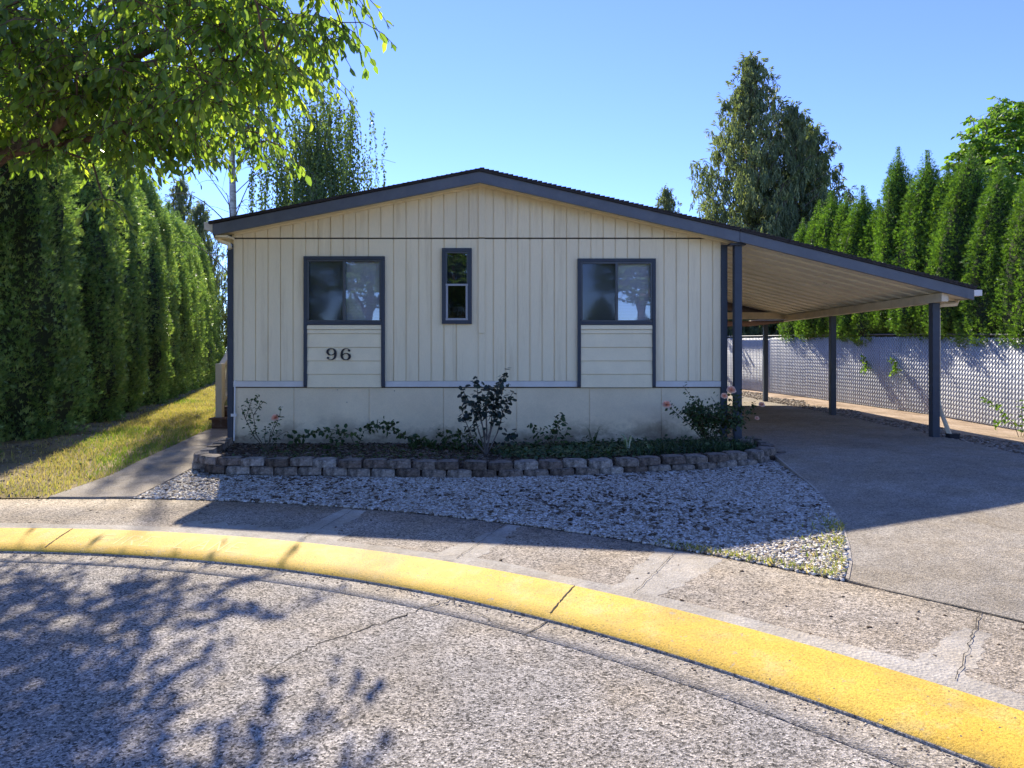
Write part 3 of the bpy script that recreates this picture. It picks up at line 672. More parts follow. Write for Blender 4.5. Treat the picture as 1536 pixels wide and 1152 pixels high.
for k in range(6):
    yy = 12.34+k*.16; zb = .5+(yy-12.25)*.686; mb = MB(); mb.box(-5.5, -5.46, yy, yy+.04, zb, zb+.68); mb.build('baluster', M['rail'], steps)

# ---------------------------------------------------------------- carport
car = thing('carport', 'open carport with cream ribbed ceiling and slate posts over the driveway', 'carport', (4.6, 10.2, .1))
mb = MB(); band(3.095, 6.5, 9.86, 18.6, -.042, -.003, mb); cr = mb.build('roof', M['shingle'], car)
mb = MB()
for k in range(49):
    xx = 3.1+k*.0697; zz = T(xx); mb.box(xx, xx+.066, 9.852, 9.96, zz-.02, zz+.001+.002*(k % 3))
mb.build('shingle_edge', M['shingle'], cr)
mb = MB(); band(3.09, 6.48, 9.882, 9.925, -.195, -.043, mb); mb.build('fascia', M['fascia'], car, bevel=.003)
mb = MB(); mb.box(6.46, 6.48, 9.93, 18.6, 2.19, 2.32); mb.build('eave_fascia', M['beam'], car)
mb = MB(); yy = 9.93; prof = []
while yy < 16.05: prof += [(yy, -.012), (yy+.33, .006), (yy+.335, .085), (yy+.372, .085)]; yy += .378
xs = [2.96, 6.46]
for x in xs: mb.v += [(x, y, T(max(x, 3.09))+(max(0, 3.09-x))*.24-.165+h) for y, h in prof]
n = len(prof); mb.f = [(i, i+1, n+i+1, n+i) for i in range(n-1)]
mb.v += [(x, y, z+.02) for x, y, z in mb.v]; mb.f += [(2*n+i, 3*n+i, 3*n+i+1, 2*n+i+1) for i in range(n-1)]
mb.build('ribbed_ceiling', M['pan'], car)
mb = MB(); mb.box(6.05, 6.15, 9.95, 18.6, 2.155, 2.285); bm_ = mb.build('side_beam', M['beam'], car, bevel=.004)
mb = MB(); mb.box(2.97, 6.049, 15.98, 16.06, 2.2, 2.36); mb.build('cross_beam', M['beam'], car)
mb = MB(); mb.box(2.97, 3.05, 10.8, 15.97, 2.86, 2.96); mb.build('wall_ledger', M['beam'], car)
mb = MB(); mb.box(2.97, 3.07, 15.9, 15.98, 2.1, 2.84); mb.build('ledger_block', M['beam'], car)
mb = MB(); k = 16.07
while k < 18.6: mb.box(2.97, 6.049, k, k+.12, 2.13+.012*(int(k*8) % 2), 2.16); k += .121
mb.build('rear_ceiling', M['rust_pan'], car)
for (x, y, zt) in ((6.12, 10.25, 2.155), (6.21, 13.86, 2.155), (6.19, 17.7, 2.155), (3.10, 10.05, 2.99), (3.05, 16.3, 2.13)):
    mb = MB(); s = .055; zb = DZ(x, y)-.01 if x > 4 or y > 12 else .1
    mb.box(x-s, x+s, y-s, y+s, zb, zt); mb.build('post', M['post'], car, bevel=.006)
mb = MB(); mb.box(6.482, 6.6, 9.9, 18.6, 2.235, 2.245); mb.box(6.595, 6.605, 9.9, 18.6, 2.235, 2.32); mb.prism([(6.482, 2.235), (6.6, 2.235), (6.6, 2.32), (6.482, 2.32)], 9.89, 9.9)
gt = mb.build('rain_gutter', M['white'], car)
mb = MB(); mb.tube([(6.54, 10.35, 2.23), (6.5, 10.33, 2.15), (6.25, 10.32, 2.13), (6.215, 10.32, 2.06), (6.215, 10.32, .75), (6.24, 10.3, .55), (6.33, 10.24, .22), (6.34, 10.2, .14)], .036, 4); mb.build('downspout', M['beam'], gt)
mb = MB(); mb.box(6.28, 6.42, 10.12, 10.24, .1, .2); mb.build('downspout_boot', M['inside'], gt)
mb = MB(); mb.tube([(3.05, 9.97, 2.98), (3.09, 9.97, 3.0), (3.15, 9.97, 3.0)], .02, 6); mb.box(2.97, 3.2, 9.95, 10.1, 2.98, 3.01); mb.build('post_bracket', M['slate'], car)

# ---------------------------------------------------------------- retaining blocks
def block_mesh(seed, w=.275, d=.17, h=.09):
    g = np.random.default_rng(seed); nx, ny, nz = 6, 4, 3
    import bmesh
    bm = bmesh.new(); bmesh.ops.create_grid(bm, x_segments=1, y_segments=1, size=.5); bm.free()
    V = {}; vs = []; fs = []
    def vid(i, j, k):
        if (i, j, k) not in V:
            x, y, z = i/nx-.5, j/ny-.5, k/nz
            wx = w*(1-.12*(j/ny)); X = x*wx; Y = y*d; Z = z*h
            if j == 0: Y += abs(x)**3*.16+g.uniform(-.006, .006); X += g.uniform(-.004, .004)
            if k == nz: Z += g.uniform(-.003, .003)
            if k == nz and j == 0: Y += .012; Z -= .004
            if k == nz and i in (0, nx): X *= .97; Z -= .004
            V[(i, j, k)] = len(vs); vs.append((X, Y, Z))
        return V[(i, j, k)]
    for i in range(nx):
        for k in range(nz):
            fs.append((vid(i,0,k), vid(i+1,0,k), vid(i+1,0,k+1), vid(i,0,k+1))); fs.append((vid(i,ny,k), vid(i,ny,k+1), vid(i+1,ny,k+1), vid(i+1,ny,k)))
    for i in range(nx):
        for j in range(ny):
            fs.append((vid(i,j,nz), vid(i+1,j,nz), vid(i+1,j+1,nz), vid(i,j+1,nz))); fs.append((vid(i,j,0), vid(i,j+1,0), vid(i+1,j+1,0), vid(i+1,j,0)))
    for j in range(ny):
        for k in range(nz):
            fs.append((vid(0,j,k), vid(0,j,k+1), vid(0,j+1,k+1), vid(0,j+1,k))); fs.append((vid(nx,j,k), vid(nx,j+1,k), vid(nx,j+1,k+1), vid(nx,j,k+1)))
    me = bpy.data.meshes.new('retaining_block'); me.from_pydata(vs, [], fs); me.materials.append(M['block']); me.update(); return me
bmesh_v = [block_mesh(s) for s in range(6)]
front = [(-3.86, 8.06), (-3.55, 7.97), (-1.75, 7.80), (-.375, 7.70), (.837, 7.79), (2.04, 8.02), (2.75, 8.28), (3.06, 8.56), (3.22, 9.0)]
def walk_line(P, step, start=0):
    out = []; acc = start
    for (a, b) in zip(P, P[1:]):
        L_ = math.dist(a, b)
        while acc < L_: t = acc/L_; out.append((a[0]+(b[0]-a[0])*t, a[1]+(b[1]-a[1])*t, math.atan2(b[1]-a[1], b[0]-a[0]))); acc += step
        acc -= L_
    return out
ORD = ['first', 'second', 'third', 'fourth', 'fifth', 'sixth', 'seventh', 'eighth', 'ninth', 'tenth', 'eleventh', 'twelfth', 'thirteenth', 'fourteenth', 'fifteenth', 'sixteenth', 'seventeenth', 'eighteenth', 'nineteenth', 'twentieth',
       'twenty-first', 'twenty-second', 'twenty-third', 'twenty-fourth', 'twenty-fifth', 'twenty-sixth', 'twenty-seventh', 'twenty-eighth', 'twenty-ninth', 'thirtieth']
rr = random.Random(5)
def put_block(x, y, z, a, lab, sc=(1, 1, 1), i=0):
    o = bpy.data.objects.new('retaining_block', bmesh_v[rr.randrange(6)]); C.objects.link(o); o.location = (x, y, z); o.scale = sc
    o.location.z += rr.uniform(-.006, .006); o.rotation_euler = (rr.uniform(-.05, .05), rr.uniform(-.045, .045), a+rr.uniform(-.11, .11)); props(o, lab, 'concrete block', 'retaining blocks edging the flower bed')
up = walk_line(front, .29, .1); n_up = len(up)
for i, (x, y, a) in enumerate(up):
    z = lin(x, [-3.9, -1, 0, 2, 3.3], [.095, .085, .085, .105, .13])
    put_block(x+.02*rr.uniform(-1, 1), y+.085+rr.uniform(-.012, .012), z, a, 'tan grey block in the upper course, %s from the left' % ORD[i])
for i, (x, y, a) in enumerate(walk_line(front, .29, .22)):
    z = lin(x, [-3.9, -1, 0, 2, 3.3], [-.005, -.01, -.005, .015, .04])
    put_block(x, y+.07+rr.uniform(-.01, .01), z, a, 'dark stained block in the lower course, %s from the left' % ORD[i])
for i, (x, y, a) in enumerate([(-3.98, 8.35, 1.9), (-4.05, 8.68, 1.85), (-4.13, 9.02, 1.8), (-4.2, 9.34, 1.8), (-4.27, 9.66, 1.8)]):
    put_block(x, y, .1, a+PI, 'cap block beside the walkway, %s back from the front corner' % ORD[i]); put_block(x-.02, y, .005, a+PI, 'base block beside the walkway, %s back from the front corner' % ORD[i])
for i, (x, y, a, z) in enumerate([(3.22, 9.3, 1.5, .13), (3.2, 9.62, 1.75, .13), (3.0, 9.3, 1.2, .16), (3.3, 8.85, .9, .06)]):
    put_block(x, y, z, a, ['flat block at the carport end of the flower bed edging', 'block nearest the foot of the front carport post', 'loose block lying on soil by the right rose bush', 'low half buried block touching the driveway edge'][i], (1, 1, .8))

# ---------------------------------------------------------------- foliage generators
LEAF = (np.array([(0,0,0),(.35,.5,.07),(.75,.36,.03),(1,0,-.12),(.75,-.36,.03),(.35,-.5,.07)]), np.array([(0,1,2,3),(0,3,4,5)]))
FROND = (np.array([(0,0,0),(.4,.13,.02),(1,.02,.1),(.4,-.13,.02), (.15,.05,0),(.5,.33,.03),(.82,.5,.0),(.45,.16,.03), (.15,-.05,0),(.45,-.16,.03),(.82,-.5,.0),(.5,-.33,.03)]), np.array([(0,1,2,3),(4,7,6,5),(8,11,10,9)]))
ROUND = (np.array([(0,0,0),(.3,.48,.04),(.75,.42,.0),(1,0,-.06),(.75,-.42,.0),(.3,-.48,.04)]), np.array([(0,1,2,3),(0,3,4,5)]))
def norm(a): return a/np.maximum(np.linalg.norm(a, axis=1, keepdims=True), 1e-9)
def leaves(P, D, N, Ln, Wd, rnd, tpl=LEAF):
    D = norm(D); B = norm(np.cross(N, D)); N = np.cross(D, B)
    tv, tf = tpl; n = len(P); k = len(tv)
    V = P[:, None]+D[:, None]*(tv[None, :, 0:1]*Ln[:, None, None])+B[:, None]*(tv[None, :, 1:2]*Wd[:, None, None])+N[:, None]*(tv[None, :, 2:3]*Ln[:, None, None])
    F = (tf[None]+k*np.arange(n)[:, None, None]).reshape(-1, 4)
    return V.reshape(-1, 3), F, np.repeat(rnd, k)
def lump(th, z, g, amps, ph):
    o = np.zeros_like(th)
    for (ka, kz_, am), p in zip(amps, ph): o += am*np.sin(ka*th+p[0]+1.3*np.sin(z*kz_*.6+p[2]))*np.sin(kz_*z+p[1])
    return o
def column_tree(R, H, n, seed, prof, fr=(.08, .15), lift=.8, ncl=None):
    g = np.random.default_rng(seed); ph = g.uniform(0, 6.28, (8, 3)); amps = [(3, .5, .07), (5, 1.1, .08), (9, 1.3, .08), (13, 2.6, .06), (17, 4.7, .06), (23, 7.3, .05)]
    zs = np.linspace(0, 1, 60); pr = np.array([prof(t) for t in zs])
    cdf = np.cumsum(pr+.2); cdf /= cdf[-1]
    ncl = ncl or n//26
    cz = np.interp(g.random(ncl), cdf, zs); cth = g.uniform(0, 2*PI, ncl)
    idx = g.integers(0, ncl, n)
    rr_ = np.interp(cz, zs, pr)*R
    spread = .17
    th = cth[idx]+g.normal(0, spread, n)/np.maximum(rr_[idx], .15)*.6; z = np.abs(cz[idx]*H+g.normal(0, spread*1.1, n)); z = np.where(z > H*.985, H*.985-(z-H*.985)*1.6, z)
    cl_off = g.uniform(-.13, .06, ncl)[idx]
    rad_ = np.interp(z/H, zs, pr)*R*(1+lump(th, z, g, amps, ph))
    dd = np.sqrt(((th-cth[idx])*rr_[idx])**2+(z-cz[idx]*H)**2)
    r = np.maximum(rad_+cl_off*min(1, R)-dd**2*.9-np.abs(g.normal(0, .05, n)), .02)
    P = np.stack([np.cos(th)*r, np.sin(th)*r, z], 1)
    out = np.stack([np.cos(th), np.sin(th), 0*th], 1)
    cdirv = g.normal(0, .5, (ncl, 3))[idx]
    D = out*.75+np.array([0, 0, lift])+cdirv*.55+g.normal(0, .38, (n, 3)); N = out+g.normal(0, .6, (n, 3))+np.array([0, 0, .3])
    Ln = g.uniform(fr[0], fr[1], n)*np.clip(np.interp(z/H, zs, pr)/.35, .5, 1); rnd = np.clip(.5+.25*g.normal(0, 1, ncl)[idx]+.2*g.normal(0, 1, n), 0, 1)
    V, F, rd = leaves(P, D, N, Ln, Ln*.85, rnd, FROND)
    # dark opaque inner body, added so sky does not show through
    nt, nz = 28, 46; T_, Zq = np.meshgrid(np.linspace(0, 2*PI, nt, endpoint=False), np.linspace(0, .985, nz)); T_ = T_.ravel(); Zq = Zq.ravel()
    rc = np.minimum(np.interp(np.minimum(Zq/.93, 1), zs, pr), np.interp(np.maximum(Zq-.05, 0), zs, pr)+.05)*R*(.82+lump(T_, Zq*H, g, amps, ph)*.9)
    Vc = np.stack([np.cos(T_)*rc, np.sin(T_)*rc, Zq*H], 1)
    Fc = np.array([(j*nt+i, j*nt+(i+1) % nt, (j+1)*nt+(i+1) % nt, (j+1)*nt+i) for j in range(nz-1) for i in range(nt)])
    return (V, F, rd), (Vc, Fc)
def arborvitae(name, R, H, n, seed, prof, mat, fr):
    (V, F, rd), (Vc, Fc) = column_tree(R, H, n, seed, prof, fr)
    me = np_mesh('crown', V, F, rd); me.materials.append(mat)
    mc = np_mesh('inner_filler', Vc, Fc, np.full(len(Vc), .5)); mc.materials.append(M['core'])
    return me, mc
def plant_tree(name, label, cat, group, loc, rz, sc, crown, core, trunk_r, trunk_h, tm, core_name='inner_filler'):
    t = thing(name, label, cat, loc, group); t.rotation_euler = (0, 0, rz); t.scale = sc
    o = bpy.data.objects.new('crown', crown); C.objects.link(o); o.parent = t
    if core is not None: o2 = bpy.data.objects.new(core_name, core); C.objects.link(o2); o2.parent = t
    o3 = bpy.data.objects.new('trunk', trunk_mesh(trunk_r, trunk_h, tm)); C.objects.link(o3); o3.parent = t
    return t
_tm = {}
def trunk_mesh(r, h, m):
    k = (r, h, m.name)
    if k not in _tm:
        mb = MB(); mb.tube([(0, 0, -.35), (.01, .01, h*.3), (-.01, .02, h*.7), (0, 0, h)], [r*1.25, r, r*.7, r*.25], 8); me = mb.mesh('trunk', True); me.materials.append(m); _tm[k] = me
    return _tm[k]
hp = lambda t: (.84+.16*min(1, t/.08))*(1-.22*t)*max(.02, 1-max(0, (t-.5)/.5)**2.1)
hedgeL = [arborvitae('h', 1.04, 6.8, 40000, s, hp, M['hedge_dark'], (.06, .12)) for s in (1, 2)]
LX = [(-8.0, 8.6), (-8.43, 11.0), (-9.08, 13.4), (-9.86, 15.6), (-10.5, 17.8), (-11.3, 20.0), (-12.05, 22.2), (-12.8, 24.4), (-13.6, 26.6), (-14.4, 28.8), (-15.15, 31.0), (-15.9, 33.2)]
for i, (x, y) in enumerate(LX):
    cr_, co_ = hedgeL[i % 2]; s = 1+.07*math.sin(i*2.7)
    plant_tree('arborvitae', 'tall dark arborvitae in the left hedge, %s counting back from the street' % ORD[i], 'arborvitae', 'arborvitae in the left hedge', (x, y, G(x, y)-.02), i*1.9, (1, 1, s), cr_, co_, .12, 5.5, M['bark'])
pp = lambda t: .3 if t < .25 else (.3+.7*(t-.25)/.05 if t < .30 else 1.0*max(.0, 1-((t-.30)/.70)**2.5))
hedgeR = [arborvitae('r', .72, 6.2, 30000, s, pp, M['hedge_lit'], (.05, .095)) for s in (11, 12, 13)]
RT = [(9.0, 5.4), (10.1, 5.2), (11.2, 5.5), (12.3, 5.2), (13.3, 5.5), (14.25, 5.55), (15.1, 6.15), (15.75, 5.9), (16.35, 6.35), (17.3, 6.7), (18.0, 5.5), (18.6, 6.0), (19.3, 6.0), (19.9, 6.15), (20.5, 6.0), (21.3, 5.6)]
for i, (y, h) in enumerate(RT):
    x = fence_x(y)+.52; cr_, co_ = hedgeR[i % 3]
    plant_tree('arborvitae', 'sunlit columnar arborvitae behind the slatted fence, %s counting from the right' % ORD[i], 'arborvitae', 'arborvitae behind the slatted fence', (x, y, fence_z(y)), i*2.3, (1.0+.13*math.sin(i*4.1), 1.0+.13*math.cos(i*3.3), h/6.2), cr_, co_, .07, 5.2, M['bark'])

# weeping conifer
def cedar(H, Rb, nb, seed, z0=1.2, tops=()):
    g = np.random.default_rng(seed); br = MB(); P, D, N, Ln, Wd, rn = [], [], [], [], [], []
    for b in range(nb):
        t = (b+g.random())/nb; z = z0+(H-z0)*(t**1.05); L_ = Rb*((1-t)**.8)*g.uniform(.7, 1.12)+.22; a = b*2.4+g.uniform(-.4, .4)
        ca, sa = math.cos(a), math.sin(a); pts = []
        for k in range(9):
            u = k/8; pts.append(np.array([ca*L_*u, sa*L_*u, z-.16*L_*math.sin(u*PI*.75)+.30*L_*u*u]))
        br.tube(pts, [.03*(1-t)+.012-.0012*k for k in range(9)], 4, False)
        tone = g.normal(0, .15)
        ns = int(5+L_*6)
        for s in range(ns):
            u = g.uniform(.1, 1)**.8; k = u*8; i = min(int(k), 7); p = pts[i]*(1-(k-i))+pts[i+1]*(k-i); p = p+g.normal(0, .07+.05*L_, 3)*np.array([1, 1, .4])
            hl = g.uniform(.3, .95)*(.45+.55*(1-t)); m = int(8+hl*20)
            dirx = g.normal(0, .10, 2)
            for j in range(m):
                q = j/m; P.append(p+np.array([dirx[0]*q, dirx[1]*q, -hl*q])+g.normal(0, .035, 3)); D.append((g.normal(0, .35), g.normal(0, .35), -1.)); N.append((ca+g.normal(0, .5), sa+g.normal(0, .5), .2))
                Ln.append(g.uniform(.13, .28)); Wd.append(g.uniform(.03, .055)); rn.append(np.clip(.5+tone+g.normal(0, .2), 0, 1))
        tip = pts[-1]
        for j in range(7):
            P.append(tip+g.normal(0, .05, 3)); D.append((ca+g.normal(0, .3), sa+g.normal(0, .3), g.uniform(-.3, .6))); N.append((0, 0, 1.)); Ln.append(.2); Wd.append(.08); rn.append(.6)
    for k in range(60):
        P.append(np.array([0, 0, H-1.1+k*.021])+g.normal(0, .05*(1-k/66)+.01, 3)); a = g.uniform(0, 6.28); D.append((math.cos(a), math.sin(a), -.6)); N.append((0, 0, 1.)); Ln.append(.17); Wd.append(.06); rn.append(.6)
    V, F, rd = leaves(np.array(P), np.array(D), np.array(N), np.array(Ln), np.array(Wd), np.array(rn), LEAF)
    me = np_mesh('crown', V, F, rd); me.materials.append(M['cedar']); mb_ = br.mesh('branches'); mb_.materials.append(M['bark_grey']); return me, mb_
cedA = cedar(14.4, 4.7, 210, 3); cedB = cedar(11.6, 3.7, 140, 4)
plant_tree('conifer', 'tallest weeping conifer behind the carport roof', 'conifer', 'weeping conifers behind the house', (9.85, 30, .1), .4, (1, 1, 1), cedA[0], cedA[1], .28, 14.2, M['bark_grey'], 'branches')
plant_tree('conifer', 'shorter weeping conifer touching the tallest one on its right', 'conifer', 'weeping conifers behind the house', (12.75, 30.6, .1), 1.4, (1, 1, 1.0), cedB[0], cedB[1], .22, 11.4, M['bark_grey'], 'branches')
plant_tree('conifer', 'weeping conifer mid height between the two conifer tops', 'conifer', 'weeping conifers behind the house', (11.5, 29.4, .1), 2.9, (.95, .95, 1.04), cedB[0], cedB[1], .22, 11.4, M['bark_grey'], 'branches')
plant_tree('conifer', 'small pale conifer tip peeking over the roof left of the tall conifer', 'conifer', 'weeping conifers behind the house', (6.35, 31, .1), 4.0, (.62, .62, .76), cedB[0], cedB[1], .22, 11.4, M['bark_grey'], 'branches')
for i, (x, y, s, lab) in enumerate([(-17.2, 36, .8, 'dark conifer beyond the end of the left hedge'), (-20.8, 41, 1.02, 'farthest dark conifer rising over the left hedge'), (-14.6, 38, .78, 'dark conifer behind the white birch trunk')]):
    plant_tree('conifer', lab, 'conifer', 'conifers far behind the left hedge', (x, y, .1), i*1.1, (s*.8, s*.8, s), cedB[0], cedB[1], .22, 11.4, M['bark_grey'], 'branches')
for i, (x, y, s) in enumerate([(14.5, 33, .5), (9.5, 34, .55), (16.5, 29, .6)]):
    plant_tree('conifer', ['low dark conifer glimpsed under the carport roof beside the fence end', 'low dark conifer behind the tallest conifer', 'low conifer behind the arborvitae row'][i], 'conifer', 'weeping conifers behind the house', (x, y, .1), i*1.7, (1.1, 1.1, s), cedB[0], cedB[1], .22, 11.4, M['bark_grey'], 'branches')

# weeping birches
def birch(H, R, seed, strands, density=1., minz=2.5, bare=False):
    g = np.random.default_rng(seed); br = MB(); P, D, Ln, rn = [], [], [], []
    trunk = [np.array([.12*math.sin(z*.5), .1*math.sin(z*.4+1), z]) for z in np.linspace(0, H, 14)]
    br2 = MB(); br2.tube([tuple(p) for p in trunk], [.17*(1-k/15)+.015 for k in range(14)], 8)
    nb = 34 if bare else 48
    for b in range(nb):
        t = .25+.75*(b+g.random())/nb; k = t*13; i = min(int(k), 12); p0 = trunk[i]*(1-(k-i))+trunk[i+1]*(k-i); a = b*2.4+g.uniform(-.5, .5)
        L_ = R*(1.05-.5*t)*g.uniform(.5, 1.15); rise = L_*g.uniform(.45, .75)
        pts = [p0+np.array([math.cos(a)*L_*u, math.sin(a)*L_*u, rise*math.sin(u*PI*.62)]) for u in np.linspace(0, 1, 8)]
        br.tube(pts, [.028*(1-.8*t)*(1-q/8)+.004 for q in range(8)], 4, False)
        if bare and t < .52:
            for q in range(5):
                u = g.uniform(.3, 1); pp_ = pts[int(u*7)]; dv = np.array([math.cos(a)+g.normal(0, .6), math.sin(a)+g.normal(0, .6), g.uniform(-.3, .5)]); l2 = g.uniform(.5, 1.3)
                br.tube([pp_+dv*l2*w_+np.array([0, 0, -.35*l2*w_*w_]) for w_ in (0, .35, .7, 1)], [.009, .007, .005, .003], 3, False)
            continue
        for s in range(strands):
            u = g.uniform(.25, 1); q = u*7; i = min(int(q), 6); p = pts[i]*(1-(q-i))+pts[i+1]*(q-i)+g.normal(0, .2 if bare else .42, 3)
            hl = min(g.uniform(1.2, 5.0)*g.uniform(.6, 1.), max(p[2]-minz, .4)); m = int(hl*24*density); sw = g.normal(0, .12, 2)
            if s % 2 == 0: br.tube([p, p+np.array([sw[0]*.5, sw[1]*.5, -hl*.5]), p+np.array([sw[0], sw[1], -hl])], [.006, .004, .003], 3, False)
            for j in range(m):
                w_ = j/m; P.append(p+np.array([sw[0]*w_, sw[1]*w_, -hl*w_])+g.normal(0, .035, 3)); D.append((g.normal(0, .45), g.normal(0, .45), -1.)); Ln.append(g.uniform(.065, .12)); rn.append(g.uniform(0, 1))
    P = np.array(P); n = len(P); Ln = np.array(Ln); V, F, rd = leaves(P, np.array(D), g.normal(0, 1, (n, 3)), Ln, Ln*.75, np.array(rn), LEAF)
    return np_mesh('crown', V, F, rd), br.mesh('branches'), br2.mesh('trunk', True)
def put_birch(label, loc, rz, B):
    t = thing('weeping_birch', label, 'birch', loc, 'weeping birches behind the house'); t.rotation_euler = (0, 0, rz)
    for nm, me, m in (('crown', B[0], M['birchleaf']), ('branches', B[1], M['bark_grey']), ('trunk', B[2], M['bark_white'])):
        if not me.materials: me.materials.append(m)
        o = bpy.data.objects.new(nm, me); C.objects.link(o); o.parent = t
put_birch('weeping birch with dense hanging strands above the left roof slope', (-7.4, 24.5, .1), .3, birch(9.6, 3.7, 5, 17, .85))
put_birch('thin leaved birch with bare white trunk behind the left roof corner', (-10.35, 24.0, .1), 1.2, birch(14.0, 3.2, 6, 8, 1., 8.2, True))

# broadleaf trees
def broadleaf(ells, limbs, ncl, nleaf, seed, ll=(.07, .1), twig=(.2, .45), droop=1., lw=.46, thin=.012, sets=4):
    g = np.random.default_rng(seed); br = MB(); nodes = []
    for pts, r0, r1 in limbs:
        k = len(pts); br.tube(pts, [r0+(r1-r0)*i/(k-1) for i in range(k)], 8)
        for i in range(k-1):
            for t in (0, .33, .66): nodes.append(np.array(pts[i])*(1-t)+np.array(pts[i+1])*t)
        nodes.append(np.array(pts[-1]))
    vol = np.array([e[1][0]*e[1][1]*e[1][2]*(e[2] if len(e) > 2 else 1) for e in ells]); vol /= vol.sum(); cl = []
    for _ in range(ncl):
        c, r = ells[g.choice(len(ells), p=vol)][:2]; d = g.normal(0, 1, 3); d /= np.linalg.norm(d); cl.append(np.array(c)+d*np.array(r)*g.random()**.42)
    root = np.array(limbs[0][0][-1]); cl.sort(key=lambda p: np.linalg.norm(p-root))
    P, D, N, Ln, rn = [], [], [], [], []
    for p in cl:
        A = np.array(nodes[-4000:]) if len(nodes) > 4000 else np.array(nodes)
        d2 = np.linalg.norm(A-p, axis=1)+np.maximum(0, A[:, 2]-p[2])*.6; q = A[d2.argmin()]; L_ = np.linalg.norm(p-q)
        mid = (p+q)/2+g.normal(0, .08*L_, 3)+np.array([0, 0, .1*L_]); r = thin*(.6+min(L_, 1.5))
        br.tube([q, mid, p], [r, r*.8, r*.45], 4, False); nodes.append(mid); nodes.append(p)
        tone = g.normal(0, .16)
        for s in range(sets):
            a = g.uniform(0, 2*PI); l = g.uniform(*twig); dv = np.array([math.cos(a), math.sin(a), g.uniform(-.15, .35)])
            tp = [p+dv*l*w-np.array([0, 0, droop*.6*l*w*w]) for w in (0, .4, .75, 1)]; br.tube(tp, [.006, .005, .004, .003], 3, False)
            for j in range(nleaf):
                w = (j+g.random())/nleaf*3; i = min(int(w), 2); o = tp[i]*(1-(w-i))+tp[i+1]*(w-i)
                sd = 1 if j % 2 else -1; side = np.array([-dv[1], dv[0], 0])*sd
                P.append(o); D.append(dv*.5+side*.55+np.array([0, 0, -droop*g.uniform(.5, 1.5)])+g.normal(0, .22, 3)); N.append(np.array([0, 0, .55])+g.normal(0, .7, 3)); Ln.append(g.uniform(*ll)); rn.append(np.clip(.5+tone+g.normal(0, .22), 0, 1))
    Ln = np.array(Ln); V, F, rd = leaves(np.array(P), np.array(D), np.array(N), Ln, Ln*lw, np.array(rn), LEAF)
    return np_mesh('crown', V, F, rd), br.mesh('branches', True)
def put_broad(name, label, loc, B, leafm, barkm, group=None, rz=0, sc=1):
    t = thing(name, label, 'tree', loc, group); t.rotation_euler = (0, 0, rz); t.scale = (sc, sc, sc)
    for nm, me, m in (('crown', B[0], leafm), ('trunk', B[1], barkm)):
        if not me.materials: me.materials.append(m)
        o = bpy.data.objects.new(nm, me); C.objects.link(o); o.parent = t
# the near tree; local origin at its foot
TX, TY = -6.55, 7.55
def L3(*p): return [(x-TX, y-TY, z) for x, y, z in p]
near_limbs = [(L3((TX, TY, -.1), (TX+.05, TY, .8), (TX+.02, TY-.05, 1.7), (TX+.1, TY-.05, 2.6)), .19, .15),
    (L3((TX+.1, TY-.05, 2.55), (-6.1, 7.4, 3.25), (-5.5, 7.2, 3.55), (-5.0, 7.05, 3.62), (-4.6, 6.95, 3.95), (-4.1, 6.9, 4.35), (-3.4, 6.85, 4.7)), .09, .025),
    (L3((-5.3, 7.15, 3.58), (-4.6, 7.3, 3.75), (-3.9, 7.3, 3.9), (-3.2, 7.1, 4.2)), .04, .015),
    (L3((TX+.1, TY-.05, 2.6), (-6.3, 7.9, 3.6), (-5.8, 8.4, 4.5), (-5.0, 8.9, 5.2), (-4.2, 9.3, 5.6)), .1, .03),
    (L3((TX+.1, TY-.05, 2.6), (-6.4, 7.4, 4.0), (-5.9, 7.3, 5.2), (-5.2, 7.4, 6.2)), .11, .03),
    (L3((-6.1, 7.4, 3.25), (-5.8, 6.8, 4.1), (-5.3, 6.3, 4.8), (-4.5, 6.1, 5.3)), .06, .02),
    (L3((-5.8, 8.4, 4.5), (-5.4, 9.1, 4.7), (-4.9, 9.7, 4.9), (-4.4, 10.1, 5.0)), .04, .015)]
E3 = lambda c, r, w=1: ((c[0]-TX, c[1]-TY, c[2]), r, w)
near_ells = [E3((-4.9, 7.2, 5.0), (2.1, 1.6, 1.35), .85), E3((-2.7, 6.35, 4.65), (1.2, .9, 1.0), 2.0), E3((-5.3, 9.7, 4.95), (1.6, 1.0, .9), 1.1), E3((-4.9, 6.9, 4.2), (1.7, 1.2, .7), 1.5), E3((-5.3, 7.6, 6.6), (1.9, 1.8, .9), .2), E3((-3.5, 6.9, 3.95), (1.1, .8, .5), 1.8), E3((-4.7, 6.9, 3.3), (.7, .6, .3), .6)]
put_broad('broadleaf_tree', 'leafy branch and crown of the broadleaf tree overhanging the upper left yard', (TX, TY, G(TX, TY)), broadleaf(near_ells, near_limbs, 410, 8, 77, (.07, .135), (.25, .6), 1.3, sets=5, lw=.5), M['cherry'], M['bark'])
